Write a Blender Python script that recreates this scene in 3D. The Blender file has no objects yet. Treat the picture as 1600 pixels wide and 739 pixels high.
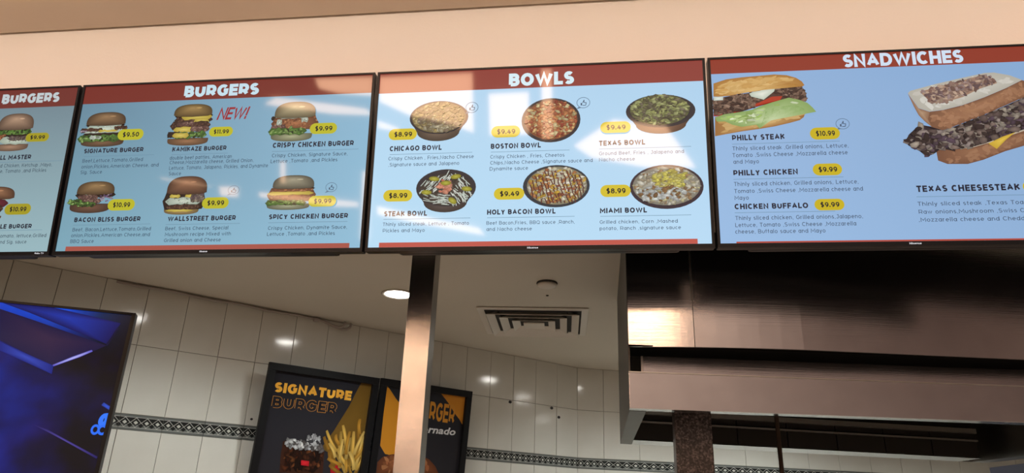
import bpy, bmesh, math, random
from mathutils import Vector, Matrix, noise
random.seed(7)
sc = bpy.context.scene
COL = sc.collection

# tuning values
HALL_E = 150
HALLC_E = 250
WARM_FILL_E = 1.3
GLOW_E = 14
KIT_E = 56
WALL_FILL_E = 21

# ------------------------------------------------------------------ camera
CAMZ = 1.6
cam_d = bpy.data.cameras.new('camera'); cam = bpy.data.objects.new('camera', cam_d); COL.objects.link(cam)
cam_d.sensor_fit = 'HORIZONTAL'; cam_d.sensor_width = 36.0; cam_d.lens = 1103.67/1600*36.0
cam_d.clip_start = 0.02; cam_d.clip_end = 100
yaw, pitch, roll = -0.13506993, 0.37311895, 0.03606844
fw = Vector((math.sin(yaw)*math.cos(pitch), math.cos(yaw)*math.cos(pitch), math.sin(pitch)))
r0 = Vector((math.cos(yaw), -math.sin(yaw), 0)); u0 = r0.cross(fw)
rr = r0*math.cos(roll)+u0*math.sin(roll); uu = u0*math.cos(roll)-r0*math.sin(roll)
M = Matrix((rr, uu, -fw)).transposed().to_4x4(); M.translation = (0, 0, CAMZ)
cam.matrix_world = M
sc.camera = cam
# ------------------------------------------------------------------ world, exposure
w = bpy.data.worlds.new('world'); sc.world = w; w.use_nodes = True
w.node_tree.nodes['Background'].inputs[0].default_value = (0.75, 0.82, 1.0, 1); w.node_tree.nodes['Background'].inputs[1].default_value = 0.6
vs = sc.view_settings; vs.view_transform = 'Standard'; vs.look = 'None'; vs.gamma = 1.0; vs.use_curve_mapping = False
vs.exposure = 0.0
sc.cycles.use_denoising = True
sc.cycles.max_bounces = 8; sc.cycles.diffuse_bounces = 4; sc.cycles.glossy_bounces = 5
sc.cycles.sample_clamp_indirect = 6.0; sc.cycles.caustics_reflective = False; sc.cycles.caustics_refractive = False

def area(name, loc, target, sx, sy, energy, color):
    l = bpy.data.lights.new(name, 'AREA'); l.shape = 'RECTANGLE'; l.size = sx; l.size_y = sy; l.energy = energy; l.color = color
    o = bpy.data.objects.new(name, l); COL.objects.link(o); o.location = loc
    o.rotation_euler = (Vector(target)-Vector(loc)).to_track_quat('-Z', 'Y').to_euler()
    return o
# added fill lamps high in the unseen hall, without fixtures
for i, x in enumerate((-4.5, -0.5, 4.0)):
    area('hall_fill_light', (x, -3.0, 7.2), (x*0.5, 1.0, 1.0), 1.6, 0.8, HALL_E, (1.0, 0.84, 0.70))
for x in (-7.0, -1.0, 3.5):
    area('hall_upper_fill', (x, -5.0, 7.9), (x, -6.0, 0), 3.0, 2.0, HALLC_E, (1.0, 0.82, 0.66))
# added unseen lamps brightening the menu wall: one broad, one narrow and warm
area('wall_fill', (0.0, 1.72, 3.405), (0.0, 2.19, 3.06), 9.0, 0.06, WALL_FILL_E, (1.0, 0.885, 0.81))
area('warm_wall_fill', (0.0, 1.94, 3.40), (0.0, 2.19, 3.40), 9.0, 0.012, WARM_FILL_E, (1.0, 0.72, 0.30))

# ------------------------------------------------------------------ helpers
def lin(c):
    r = []
    for v in c[:3]:
        v = v/255.0
        r.append(v/12.92 if v <= 0.04045 else ((v+0.055)/1.055)**2.4)
    return tuple(r)
def new_mat(name):
    m = bpy.data.materials.new(name); m.use_nodes = True
    return m, m.node_tree.nodes, m.node_tree.links, m.node_tree.nodes['Principled BSDF']
def pmat(name, rgb, rough=0.5, metal=0.0, spec=0.5, emis=None, estr=0.0, noise_amt=0.0, nscale=8.0, stretch=(1,1,1), bump=0.0, bscale=40.0, rgb2=None, aniso=0.0):
    m, N, L, b = new_mat(name)
    b.inputs['Base Color'].default_value = (*rgb, 1); b.inputs['Roughness'].default_value = rough
    b.inputs['Metallic'].default_value = metal; b.inputs['Specular IOR Level'].default_value = spec
    if aniso: b.inputs['Anisotropic'].default_value = aniso
    if emis: b.inputs['Emission Color'].default_value = (*emis, 1); b.inputs['Emission Strength'].default_value = estr
    if noise_amt or bump:
        tc = N.new('ShaderNodeTexCoord'); mp = N.new('ShaderNodeMapping'); mp.inputs['Scale'].default_value = stretch
        L.new(tc.outputs['Object'], mp.inputs[0])
    if noise_amt:
        nz = N.new('ShaderNodeTexNoise'); nz.inputs['Scale'].default_value = nscale; nz.inputs['Detail'].default_value = 5
        L.new(mp.outputs[0], nz.inputs['Vector'])
        mx = N.new('ShaderNodeMix'); mx.data_type = 'RGBA'
        c2 = rgb2 or tuple(v*(1-noise_amt) for v in rgb)
        mx.inputs[6].default_value = (*rgb, 1); mx.inputs[7].default_value = (*c2, 1)
        L.new(nz.outputs[0], mx.inputs[0]); L.new(mx.outputs[2], b.inputs['Base Color'])
    if bump:
        nb = N.new('ShaderNodeTexNoise'); nb.inputs['Scale'].default_value = bscale; nb.inputs['Detail'].default_value = 3
        L.new(mp.outputs[0], nb.inputs['Vector'])
        bp = N.new('ShaderNodeBump'); bp.inputs['Strength'].default_value = bump; bp.inputs['Distance'].default_value = 0.01
        L.new(nb.outputs[0], bp.inputs['Height']); L.new(bp.outputs[0], b.inputs['Normal'])
    return m
def steel(name, rgb, rough, scratch=0.12, warp=0.0, smudge=0.72):
    # brushed sheet steel: horizontal grain, slight waviness of the sheet
    m, N, L, b = new_mat(name)
    b.inputs['Metallic'].default_value = 1.0
    tc = N.new('ShaderNodeTexCoord'); mp = N.new('ShaderNodeMapping'); mp.inputs['Scale'].default_value = (1.5, 1.5, 160)
    L.new(tc.outputs['Object'], mp.inputs[0])
    nz = N.new('ShaderNodeTexNoise'); nz.inputs['Scale'].default_value = 3; nz.inputs['Detail'].default_value = 4; L.new(mp.outputs[0], nz.inputs['Vector'])
    rp = N.new('ShaderNodeMapRange'); rp.inputs[3].default_value = rough*0.75; rp.inputs[4].default_value = rough*1.3; L.new(nz.outputs[0], rp.inputs[0]); L.new(rp.outputs[0], b.inputs['Roughness'])
    n2 = N.new('ShaderNodeTexNoise'); n2.inputs['Scale'].default_value = 9; n2.inputs['Detail'].default_value = 6; L.new(tc.outputs['Object'], n2.inputs['Vector'])
    mx = N.new('ShaderNodeMix'); mx.data_type = 'RGBA'; mx.inputs[6].default_value = (*rgb, 1); mx.inputs[7].default_value = (*[v*smudge for v in rgb], 1)
    L.new(n2.outputs[0], mx.inputs[0]); L.new(mx.outputs[2], b.inputs['Base Color'])
    b1 = N.new('ShaderNodeBump'); b1.inputs['Strength'].default_value = scratch; b1.inputs['Distance'].default_value = 0.0015; L.new(nz.outputs[0], b1.inputs['Height'])
    if warp:
        n3 = N.new('ShaderNodeTexNoise'); n3.inputs['Scale'].default_value = 1.6; n3.inputs['Detail'].default_value = 1; L.new(tc.outputs['Object'], n3.inputs['Vector'])
        b2 = N.new('ShaderNodeBump'); b2.inputs['Strength'].default_value = warp; b2.inputs['Distance'].default_value = 0.05; L.new(n3.outputs[0], b2.inputs['Height']); L.new(b2.outputs[0], b1.inputs['Normal'])
    L.new(b1.outputs[0], b.inputs['Normal'])
    return m
def attr_mat(name, emission, rough, spec=0.5):
    m, N, L, b = new_mat(name)
    a = N.new('ShaderNodeAttribute'); a.attribute_name = 'Col'
    b.inputs['Roughness'].default_value = rough; b.inputs['Specular IOR Level'].default_value = spec
    if emission:
        b.inputs['Base Color'].default_value = (0.01, 0.01, 0.01, 1); L.new(a.outputs['Color'], b.inputs['Emission Color']); b.inputs['Emission Strength'].default_value = emission
    else:
        L.new(a.outputs['Color'], b.inputs['Base Color'])
    return m

SCREEN = attr_mat('lit_screen_print', 1.0, 0.045, 0.5)
SCREENB = attr_mat('blue_screen_print', 1.0, 0.12, 0.2)
POSTER = attr_mat('poster_print', 0.0, 0.18, 0.5)
BLACK = pmat('black_plastic', (0.008, 0.008, 0.01), 0.35, spec=0.3)
BEZEL = pmat('bezel_black', (0.006, 0.006, 0.007), 0.3, spec=0.25)
FRAMEB = pmat('frame_black', (0.005, 0.005, 0.006), 0.45, spec=0.25)
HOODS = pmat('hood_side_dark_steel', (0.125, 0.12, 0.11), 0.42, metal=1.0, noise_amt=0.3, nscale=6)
LOGO = pmat('logo_silver', (0.8, 0.8, 0.82), 0.3, emis=(0.8, 0.8, 0.85), estr=0.0)
CREAM = pmat('cream_paint', (0.86, 0.755, 0.66), 0.6, noise_amt=0.05, nscale=3, bump=0.05, bscale=90)
SOFFIT = pmat('soffit_paint', (0.76, 0.63, 0.51), 0.65, noise_amt=0.05, nscale=4)
KCEIL = pmat('kitchen_ceiling_paint', (0.62, 0.57, 0.49), 0.7, noise_amt=0.08, nscale=2.5, bump=0.06, bscale=60)
TILE = pmat('glazed_tile', (0.66, 0.65, 0.60), 0.11, noise_amt=0.14, nscale=5, rgb2=(0.56, 0.545, 0.49), bump=0.02, bscale=12)
GROUT = pmat('grout', (0.20, 0.185, 0.16), 0.85)
BORD_D = pmat('border_black_glaze', (0.018, 0.02, 0.02), 0.2)
BORD_G = pmat('border_grey_glaze', (0.13, 0.14, 0.135), 0.25)
BORD_L = pmat('border_pale_glaze', (0.52, 0.52, 0.48), 0.25)
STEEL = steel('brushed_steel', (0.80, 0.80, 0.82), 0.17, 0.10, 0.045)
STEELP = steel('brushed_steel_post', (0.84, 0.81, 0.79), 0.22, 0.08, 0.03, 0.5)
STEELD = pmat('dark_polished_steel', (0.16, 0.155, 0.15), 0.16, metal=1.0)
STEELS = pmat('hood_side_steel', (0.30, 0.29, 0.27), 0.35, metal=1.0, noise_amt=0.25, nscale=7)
FILTER = pmat('greasy_filter_black', (0.02, 0.018, 0.016), 0.3)
RAIL = pmat('bright_rail_steel', (0.75, 0.73, 0.68), 0.28, metal=1.0)
WHITEP = pmat('white_enamel', (0.66, 0.62, 0.56), 0.4)
VENTD = pmat('vent_interior', (0.03, 0.028, 0.026), 0.8)
CABLE = pmat('painted_conduit', (0.34, 0.30, 0.27), 0.5)
LAMP = pmat('lamp_lens', (0.9, 0.9, 0.9), 0.4, emis=(1.0, 0.97, 0.9), estr=45.0)
ROD = pmat('brown_metal_rod', (0.16, 0.11, 0.085), 0.35, metal=0.8)
FLOOR = pmat('floor_tile', (0.34, 0.30, 0.26), 0.35, noise_amt=0.2, nscale=6)
HALLW = pmat('hall_brown_panelling', (0.53, 0.455, 0.435), 0.7)
GLOW_FACE = pmat('glow_panel_emission', (0.1, 0.1, 0.1), 0.2, emis=(1.0, 0.60, 0.36), estr=GLOW_E)
GLOW_RIM = pmat('glow_panel_rim_paint', (0.45, 0.38, 0.3), 0.5)
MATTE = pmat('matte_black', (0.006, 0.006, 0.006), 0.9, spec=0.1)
ANCH = pmat('black_wall_plug', (0.01, 0.01, 0.01), 0.6)
NAVY = pmat('navy_cabinet', (0.012, 0.012, 0.022), 0.3)
# granite
m, N, L, b = new_mat('speckled_granite'); GRANITE = m
tc = N.new('ShaderNodeTexCoord'); vo = N.new('ShaderNodeTexVoronoi'); vo.inputs['Scale'].default_value = 170
nz = N.new('ShaderNodeTexNoise'); nz.inputs['Scale'].default_value = 95; nz.inputs['Detail'].default_value = 4
L.new(tc.outputs['Object'], vo.inputs['Vector']); L.new(tc.outputs['Object'], nz.inputs['Vector'])
cr = N.new('ShaderNodeValToRGB'); cr.color_ramp.elements[0].position = 0.34; cr.color_ramp.elements[0].color = (0.012, 0.009, 0.009, 1); cr.color_ramp.elements[1].position = 0.72; cr.color_ramp.elements[1].color = (0.24, 0.20, 0.195, 1)
e = cr.color_ramp.elements.new(0.5); e.color = (0.052, 0.042, 0.042, 1)
mx = N.new('ShaderNodeMix'); mx.data_type = 'FLOAT'; mx.inputs[0].default_value = 0.35
L.new(nz.outputs[0], mx.inputs[2]); L.new(vo.outputs['Color'], mx.inputs[3]); L.new(mx.outputs[0], cr.inputs[0]); L.new(cr.outputs[0], b.inputs['Base Color'])
b.inputs['Roughness'].default_value = 0.3

class MB:
    """collects simple solids into one mesh"""
    def __init__(s): s.v = []; s.f = []; s.mi = []
    def add(s, vs_, fs, mi=0):
        o = len(s.v); s.v += [tuple(p) for p in vs_]; s.f += [tuple(i+o for i in f) for f in fs]; s.mi += [mi]*len(fs); return s
    def box(s, x0, y0, z0, x1, y1, z1, mi=0):
        v = [(x, y, z) for z in (z0, z1) for y in (y0, y1) for x in (x0, x1)]
        return s.add(v, [(0,2,3,1),(4,5,7,6),(0,1,5,4),(2,6,7,3),(0,4,6,2),(1,3,7,5)], mi)
    def hexa(s, p, mi=0):       # 4 bottom + 4 top points, both counter-clockwise
        return s.add(p, [(3,2,1,0),(4,5,6,7),(0,1,5,4),(1,2,6,5),(2,3,7,6),(3,0,4,7)], mi)
    def prism(s, pts, vec, mi=0):
        n = len(pts); v = [Vector(p) for p in pts]; v2 = [p+Vector(vec) for p in v]
        return s.add(v+v2, [tuple(range(n-1,-1,-1)), tuple(range(n,2*n))]+[(i,(i+1)%n,n+(i+1)%n,n+i) for i in range(n)], mi)
    def tube(s, path, r, n=8, mi=0):
        path = [Vector(p) for p in path]; rings = []
        for i, p in enumerate(path):
            d = (path[min(i+1,len(path)-1)]-path[max(i-1,0)]).normalized()
            a = d.cross(Vector((0,0,1)));  a = a.normalized() if a.length > 1e-3 else Vector((1,0,0)); c = d.cross(a)
            rings.append([p+(a*math.cos(2*math.pi*k/n)+c*math.sin(2*math.pi*k/n))*r for k in range(n)])
        v = [q for g in rings for q in g]; f = []
        for i in range(len(path)-1):
            for k in range(n): f.append((i*n+k, i*n+(k+1)%n, (i+1)*n+(k+1)%n, (i+1)*n+k))
        f += [tuple(range(n-1,-1,-1)), tuple((len(path)-1)*n+k for k in range(n))]
        return s.add(v, f, mi)
    def lathe(s, prof, c=(0,0,0), n=32, mi=0):   # profile (r, z)
        v = [(c[0]+r*math.cos(2*math.pi*k/n), c[1]+r*math.sin(2*math.pi*k/n), c[2]+z) for r, z in prof for k in range(n)]; f = []
        for i in range(len(prof)-1):
            for k in range(n): f.append((i*n+k, i*n+(k+1)%n, (i+1)*n+(k+1)%n, (i+1)*n+k))
        f += [tuple(range(n-1,-1,-1)), tuple((len(prof)-1)*n+k for k in range(n))]
        return s.add(v, f, mi)
    def mesh(s, name, mats, bev=0.0, smooth=False):
        me = bpy.data.meshes.new(name); me.from_pydata(s.v, [], s.f)
        for m_ in (mats if isinstance(mats, (list, tuple)) else [mats]): me.materials.append(m_)
        me.polygons.foreach_set('material_index', s.mi)
        bm = bmesh.new(); bm.from_mesh(me); bmesh.ops.recalc_face_normals(bm, faces=bm.faces)
        if bev: bmesh.ops.bevel(bm, geom=bm.edges[:], offset=bev, segments=2, profile=0.6, affect='EDGES')
        bm.to_mesh(me); bm.free()
        if smooth: me.polygons.foreach_set('use_smooth', [True]*len(me.polygons))
        return me
    def build(s, name, mats, parent=None, bev=0.0, smooth=False):
        return link(name, s.mesh(name, mats, bev, smooth), parent)
def link(name, me, parent=None):
    o = bpy.data.objects.new(name, me); COL.objects.link(o)
    if parent: o.parent = parent
    return o
def empty(name, loc=(0,0,0), rot=(0,0,0)):
    o = bpy.data.objects.new(name, None); COL.objects.link(o); o.location = loc; o.rotation_euler = rot; o.empty_display_size = 0.1
    return o
def tag(o, label=None, cat=None, group=None, kind=None):
    if label: o['label'] = label
    if cat: o['category'] = cat
    if group: o['group'] = group
    if kind: o['kind'] = kind
    return o

# flat print: coloured flat polygons, each printed layer a hair nearer the viewer
class Flat:
    def __init__(s, fn, y0=0.0, dy=0.000012): s.fn = fn; s.v = []; s.c = []; s.f = []; s.y = y0; s.dy = dy
    def _p(s, p): a, b_ = s.fn(p); return (a, -s.y, b_)
    def poly(s, pts, col, edge=None, center=None):
        """fan polygon, colour from centre to edge"""
        s.y += s.dy; n = len(pts); o = len(s.v)
        if center is None: center = (sum(p[0] for p in pts)/n, sum(p[1] for p in pts)/n)
        ec = lin(edge) if edge else lin(col)
        s.v.append(s._p(center)); s.c.append(lin(col))
        for p in pts: s.v.append(s._p(p)); s.c.append(ec)
        for i in range(n): s.f.append((o, o+1+i, o+1+(i+1) % n))
    def ngon(s, pts, col):
        s.y += s.dy; o = len(s.v)
        for p in pts: s.v.append(s._p(p)); s.c.append(lin(col))
        s.f.append(tuple(range(o, o+len(pts))))
    def shaded(s, pts, dark, light, center=None, n=5, pw=1.0):
        """nested outlines blending from a dark rim to a light middle"""
        if center is None: center = (sum(p[0] for p in pts)/len(pts), sum(p[1] for p in pts)/len(pts))
        s.ngon(pts, dark); s.y += s.dy; o = len(s.v); m_ = len(pts)
        for k in range(n+1):
            t = k/(n+1); q = t**pw
            for p in pts:
                s.v.append(s._p((p[0]+(center[0]-p[0])*t, p[1]+(center[1]-p[1])*t)))
                s.c.append(lin([dark[i]+(light[i]-dark[i])*q for i in range(3)]))
        s.v.append(s._p(center)); s.c.append(lin(light)); ci = len(s.v)-1
        for k in range(n):
            for i in range(m_): s.f.append((o+k*m_+i, o+k*m_+(i+1) % m_, o+(k+1)*m_+(i+1) % m_, o+(k+1)*m_+i))
        for i in range(m_): s.f.append((o+n*m_+i, o+n*m_+(i+1) % m_, ci))
    def chip(s, x, y, rx, ry, col, ang=None, n=6, jit=0.35, dark=0.72):
        ang = random.uniform(0, 6.28) if ang is None else ang; ca, sa = math.cos(ang), math.sin(ang); pts = []
        for k in range(n):
            t = 2*math.pi*k/n; q = 1+random.uniform(-jit, jit); a, b_ = rx*q*math.cos(t), ry*q*math.sin(t)
            pts.append((x+a*ca-b_*sa, y+a*sa+b_*ca))
        s.poly(pts, col, [v*dark for v in col], (x+rx*0.2, y-ry*0.25))
    def chips(s, region, n, size, pal, aspect=1.8, dark=0.7, ang=None, jit=0.35, inset=1.0):
        xs = [p[0] for p in region]; ys = [p[1] for p in region]; k = 0; tries = 0
        while k < n and tries < n*30:
            tries += 1; x, y = random.uniform(min(xs), max(xs)), random.uniform(min(ys), max(ys))
            q = random.uniform(0.6, 1.3)*size; e_ = q*aspect*0.95*inset
            if not inside(x, y, region) or not all(inside(x+e_*math.cos(t), y+e_*math.sin(t), region) for t in (0, 1.05, 2.1, 3.14, 4.2, 5.25)): continue
            c = random.choice(pal); v = random.uniform(0.85, 1.12) if dark < 0.98 else random.uniform(0.975, 1.025)
            s.chip(x, y, q*aspect, q, [min(255, t*v) for t in c], None if ang is None else ang+random.uniform(-0.5, 0.5), dark=dark, jit=jit); k += 1
    def stroke(s, p, q, w_, col, dark=0.75):
        d = Vector((q[0]-p[0], q[1]-p[1])); n_ = Vector((-d.y, d.x)).normalized()*w_/2
        s.poly([(p[0]+n_.x, p[1]+n_.y), (p[0]-n_.x, p[1]-n_.y), (q[0]-n_.x, q[1]-n_.y), (q[0]+n_.x, q[1]+n_.y)], col, [v*dark for v in col])
    def build(s, name, mat, parent):
        me = bpy.data.meshes.new(name); me.from_pydata(s.v, [], s.f); me.materials.append(mat)
        a = me.color_attributes.new('Col', 'FLOAT_COLOR', 'POINT')
        a.data.foreach_set('color', [t for c in s.c for t in (*c, 1.0)])
        o = link(name, me, parent); return o
def inside(x, y, poly):
    r = False; j = len(poly)-1
    for i in range(len(poly)):
        xi, yi = poly[i]; xj, yj = poly[j]
        if (yi > y) != (yj > y) and x < (xj-xi)*(y-yi)/(yj-yi)+xi: r = not r
        j = i
    return r
def ell(cx, cy, rx, ry, n=28, rot=0.0):
    return [(cx+rx*math.cos(t)*math.cos(rot)-ry*math.sin(t)*math.sin(rot), cy+rx*math.cos(t)*math.sin(rot)+ry*math.sin(t)*math.cos(rot)) for t in (2*math.pi*k/n for k in range(n))]

_tc = {}
def text_geo(body, bold=0.0, shear=0.0, res=2):
    """vertices and faces of flat lettering in the built-in font, cap height 1, starting at x = 0"""
    key = (body, bold, shear)
    if key in _tc: return _tc[key]
    def raw(t):
        cu = bpy.data.curves.new('txt', 'FONT'); cu.body = t; cu.size = 1.0; cu.offset = bold; cu.shear = shear; cu.resolution_u = res
        o = bpy.data.objects.new('txt', cu); COL.objects.link(o)
        dg = bpy.context.evaluated_depsgraph_get(); me = bpy.data.meshes.new_from_object(o.evaluated_get(dg))
        v = [tuple(q.co) for q in me.vertices]; f = [tuple(p.vertices) for p in me.polygons]
        bpy.data.objects.remove(o); bpy.data.curves.remove(cu); bpy.data.meshes.remove(me)
        return v, f
    hv, _ = raw('H'); cap = max(p[1] for p in hv)
    v, f = raw(body); x0 = min(p[0] for p in v); x1 = max(p[0] for p in v)
    r = ([((p[0]-x0)/(x1-x0), p[1]/cap) for p in v], f); _tc[key] = r
    return r
def lettering(name, fn, body, a0, b0, a1, cap, col, mat, parent, bold=0.02, shear=0.0, y=0.0006, slope=0.0, down=True):
    v, f = text_geo(body, bold, shear); me = bpy.data.meshes.new(name); w_ = a1-a0; sg = -1 if down else 1
    pts = []
    for p in v:
        q = fn((a0+p[0]*w_, b0+slope*p[0]+sg*p[1]*cap)); pts.append((q[0], -y, q[1]))
    me.from_pydata(pts, [], f); me.materials.append(mat)
    a = me.color_attributes.new('Col', 'FLOAT_COLOR', 'POINT'); c = lin(col); a.data.foreach_set('color', [t for _ in pts for t in (*c, 1.0)])
    return link(name, me, parent)

# geometric sans lettering drawn from strokes: glyph = (width, strokes); a stroke is a list of points, arcs expanded by A()
def A(cx, cy, rx, ry, a0, a1, n=0):
    n = n or max(4, int(abs(a1-a0)/22)); return [(cx+rx*math.cos(math.radians(a0+(a1-a0)*k/n)), cy+ry*math.sin(math.radians(a0+(a1-a0)*k/n))) for k in range(n+1)]
def Z(*q): return [(q[i], q[i+1]) for i in range(0, len(q), 2)]
_S = A(.5, .745, .47, .255, 35, 270)+A(.5, .25, .5, .25, 90, -145)[1:]
GL = {'A': (.86, [Z(0,0,.5,1,1,0), Z(.2,.32,.8,.32)]), 'B': (.74, [Z(0,0,0,1)+[(.55,1)]+A(.55,.76,.38,.24,90,-90)+Z(0,.52), [(.0,.52),(.58,.52)]+A(.58,.26,.42,.26,90,-90)+Z(0,0)]),
 'C': (.78, [A(.55,.5,.55,.5,45,315)]), 'D': (.82, [Z(0,0,0,1,.45,1)+A(.45,.5,.55,.5,90,-90)+Z(0,0)]), 'E': (.64, [Z(1,1,0,1,0,0,1,0), Z(0,.5,.9,.5)]), 'F': (.62, [Z(1,1,0,1,0,0), Z(0,.47,.9,.47)]),
 'G': (.82, [A(.55,.5,.55,.5,45,318)+Z(1,.5,.62,.5)]), 'H': (.78, [Z(0,0,0,1), Z(1,0,1,1), Z(0,.5,1,.5)]), 'I': (.2, [Z(.5,0,.5,1)]), 'J': (.55, [Z(.3,1,1,1,1,.32)+A(.5,.32,.5,.32,0,-150)]),
 'K': (.76, [Z(0,0,0,1), Z(1,1,0,.36), Z(.36,.6,1,0)]), 'L': (.6, [Z(0,1,0,0,1,0)]), 'M': (.98, [Z(0,0,0,1,.5,.3,1,1,1,0)]), 'N': (.8, [Z(0,0,0,1,1,0,1,1)]), 'O': (.9, [A(.5,.5,.5,.5,0,360)]),
 'P': (.72, [Z(0,0,0,1,.55,1)+A(.55,.67,.45,.33,90,-90)+Z(0,.34)]), 'Q': (.9, [A(.5,.5,.5,.5,0,360), Z(.6,.2,1,-.08)]), 'R': (.74, [Z(0,0,0,1,.55,1)+A(.55,.67,.45,.33,90,-90)+Z(0,.34), Z(.6,.34,1,0)]), 'S': (.68, [_S]),
 'T': (.68, [Z(0,1,1,1), Z(.5,1,.5,0)]), 'U': (.77, [Z(0,1,0,.42)+A(.5,.42,.5,.42,180,360)+Z(1,1)]), 'V': (.84, [Z(0,1,.5,0,1,1)]), 'W': (1.22, [Z(0,1,.26,0,.5,1,.74,0,1,1)]), 'X': (.78, [Z(0,0,1,1), Z(0,1,1,0)]),
 'Y': (.76, [Z(0,1,.5,.42,1,1), Z(.5,.42,.5,0)]), 'Z': (.7, [Z(0,1,1,1,0,0,1,0)]),
 '0': (.72, [A(.5,.5,.5,.5,0,360)]), '1': (.36, [Z(0,1,.75,1,.75,0)]), '2': (.62, [A(.5,.7,.45,.3,150,-30)+Z(0,0,1,0)]), '3': (.62, [Z(.05,1,.9,1,.45,.6)+A(.48,.3,.5,.3,85,-150)]), '4': (.7, [Z(.6,1,0,.27,1,.27), Z(.72,.56,.72,0)]),
 '5': (.64, [Z(.9,1,.2,1,.12,.56)+A(.45,.3,.53,.3,100,-150)]), '6': (.68, [A(.5,.33,.5,.33,0,360), A(.62,.5,.62,.5,75,195)]), '7': (.64, [Z(0,.8,0,1,1,1,.4,0)]), '8': (.7, [A(.5,.76,.4,.24,0,360), A(.5,.27,.5,.27,0,360)]), '9': (.68, [A(.5,.67,.5,.33,0,360), A(.38,.5,.62,.5,15,-105)]),
 '$': (.66, [_S, Z(.5,1.14,.5,-.14)]), '.': (.2, [Z(.5,0,.5,.06)]), ',': (.2, [Z(.6,.06,.4,-.16)]), '!': (.24, [Z(.5,1,.5,.34), Z(.5,.0,.5,.08)]), ' ': (.3, []),
 'a': (.62, [A(.48,.36,.48,.36,0,360), Z(1,.74,1,0)]), 'b': (.64, [Z(0,1.02,0,0), A(.52,.36,.48,.36,0,360)]), 'c': (.56, [A(.55,.36,.55,.36,45,315)]), 'd': (.64, [Z(1,1.02,1,0), A(.48,.36,.48,.36,0,360)]), 'e': (.62, [Z(0,.38)+Z(1,.38)+A(.5,.36,.5,.36,5,315)]),
 'f': (.36, [Z(.4,0,.4,.78)+A(.85,.78,.45,.24,180,80), Z(0,.7,.95,.7)]), 'g': (.64, [A(.48,.36,.48,.36,0,360), Z(1,.74,1,0)+A(.5,0,.5,.27,0,-145)]), 'h': (.6, [Z(0,0,0,1.02), Z(0,.36)+A(.5,.38,.5,.34,180,0)+Z(1,0)]), 'i': (.18, [Z(.5,.72,.5,0), Z(.5,.95,.5,1.0)]), 'j': (.2, [Z(.7,.72,.7,-.1)+A(.2,-.1,.5,.16,0,-90), Z(.7,.95,.7,1.0)]),
 'k': (.58, [Z(0,0,0,1.02), Z(.95,.72,0,.24), Z(.4,.44,1,0)]), 'l': (.18, [Z(.5,1.02,.5,0)]), 'm': (1.0, [Z(0,.72,0,0), Z(0,.36)+A(.25,.42,.25,.3,180,0)+Z(.5,0), A(.75,.42,.25,.3,180,0)+Z(1,0)]), 'n': (.6, [Z(0,.72,0,0), Z(0,.36)+A(.5,.38,.5,.34,180,0)+Z(1,0)]), 'o': (.64, [A(.5,.36,.5,.36,0,360)]),
 'p': (.64, [Z(0,.72,0,-.27), A(.52,.36,.48,.36,0,360)]), 'q': (.64, [Z(1,.72,1,-.27), A(.48,.36,.48,.36,0,360)]), 'r': (.38, [Z(0,.72,0,0), A(.9,.36,.9,.36,170,90)]), 's': (.5, [[(x, y*.72) for x, y in _S]]), 't': (.38, [Z(.38,.96,.38,.2)+A(.8,.2,.42,.2,180,285), Z(0,.7,.95,.7)]), 'u': (.6, [Z(0,.72,0,.34)+A(.5,.34,.5,.34,180,360)+Z(1,.72)]),
 'v': (.58, [Z(0,.72,.5,0,1,.72)]), 'w': (.88, [Z(0,.72,.26,0,.5,.72,.74,0,1,.72)]), 'x': (.56, [Z(0,0,1,.72), Z(0,.72,1,0)]), 'y': (.58, [Z(0,.72,.52,0), Z(1,.72,.4,-.27,.1,-.27)]), 'z': (.52, [Z(0,.72,1,.72,0,0,1,0)])}
def stroke_text(body, t, tm=None, gap=0.13):
    """ribbon outlines of a line of lettering; t = stroke width, tm = stroke width the letters are spaced for (cap height 1)"""
    tm = tm or t; V = []; Fc = []; X = 0.0
    for ch in body:
        w_, st = GL[ch]; w_ = max(w_, tm)
        for pl in st:
            p = [Vector((X+tm/2+x*(w_-tm), tm/2+y*(1-tm))) for x, y in pl]; q = [p[0]]
            for k in p[1:]:
                if (k-q[-1]).length > 1e-4: q.append(k)
            closed = (q[0]-q[-1]).length < 1e-3 and len(q) > 3
            if closed: q.pop()
            n = len(q); L_, R_ = [], []
            for i in range(n):
                a = q[i]-q[i-1] if (i > 0 or closed) else q[1]-q[0]; c = q[(i+1) % n]-q[i] if (i < n-1 or closed) else q[i]-q[i-1]
                a = a.normalized(); c = c.normalized(); m_ = a+c
                if m_.length < 0.45: na = Vector((-a.y, a.x)); off = na*t/2+0*a; ext = a*t*0.5; L_.append(q[i]+off+ext); R_.append(q[i]-off+ext); L_.append(q[i]-Vector((c.y, -c.x))*-t/2-c*t*0.5); R_.append(q[i]+Vector((c.y, -c.x))*t/2-c*t*0.5); continue
                m_ = m_.normalized(); nn = Vector((-m_.y, m_.x)); d_ = max(0.55, nn.dot(Vector((-a.y, a.x)))); e_ = Vector((0, 0))
                if not closed and len(pl) < 14 and i == 0 and len(pl) < 6: e_ = -c*t/2 if (abs(c.x) < 1e-3 or abs(c.y) < 1e-3) else e_
                if not closed and i == n-1 and len(pl) < 6: e_ = a*t/2 if (abs(a.x) < 1e-3 or abs(a.y) < 1e-3) else e_
                L_.append(q[i]+nn*t/2/d_+e_); R_.append(q[i]-nn*t/2/d_+e_)
            o = len(V); k = len(L_); V += [(v_.x, v_.y) for v_ in L_]+[(v_.x, v_.y) for v_ in R_]
            for i in range(k if closed else k-1): Fc.append((o+i, o+(i+1) % k, o+k+(i+1) % k, o+k+i))
        X += w_+gap
    X -= gap
    return [(x/X, y) for x, y in V], Fc
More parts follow.
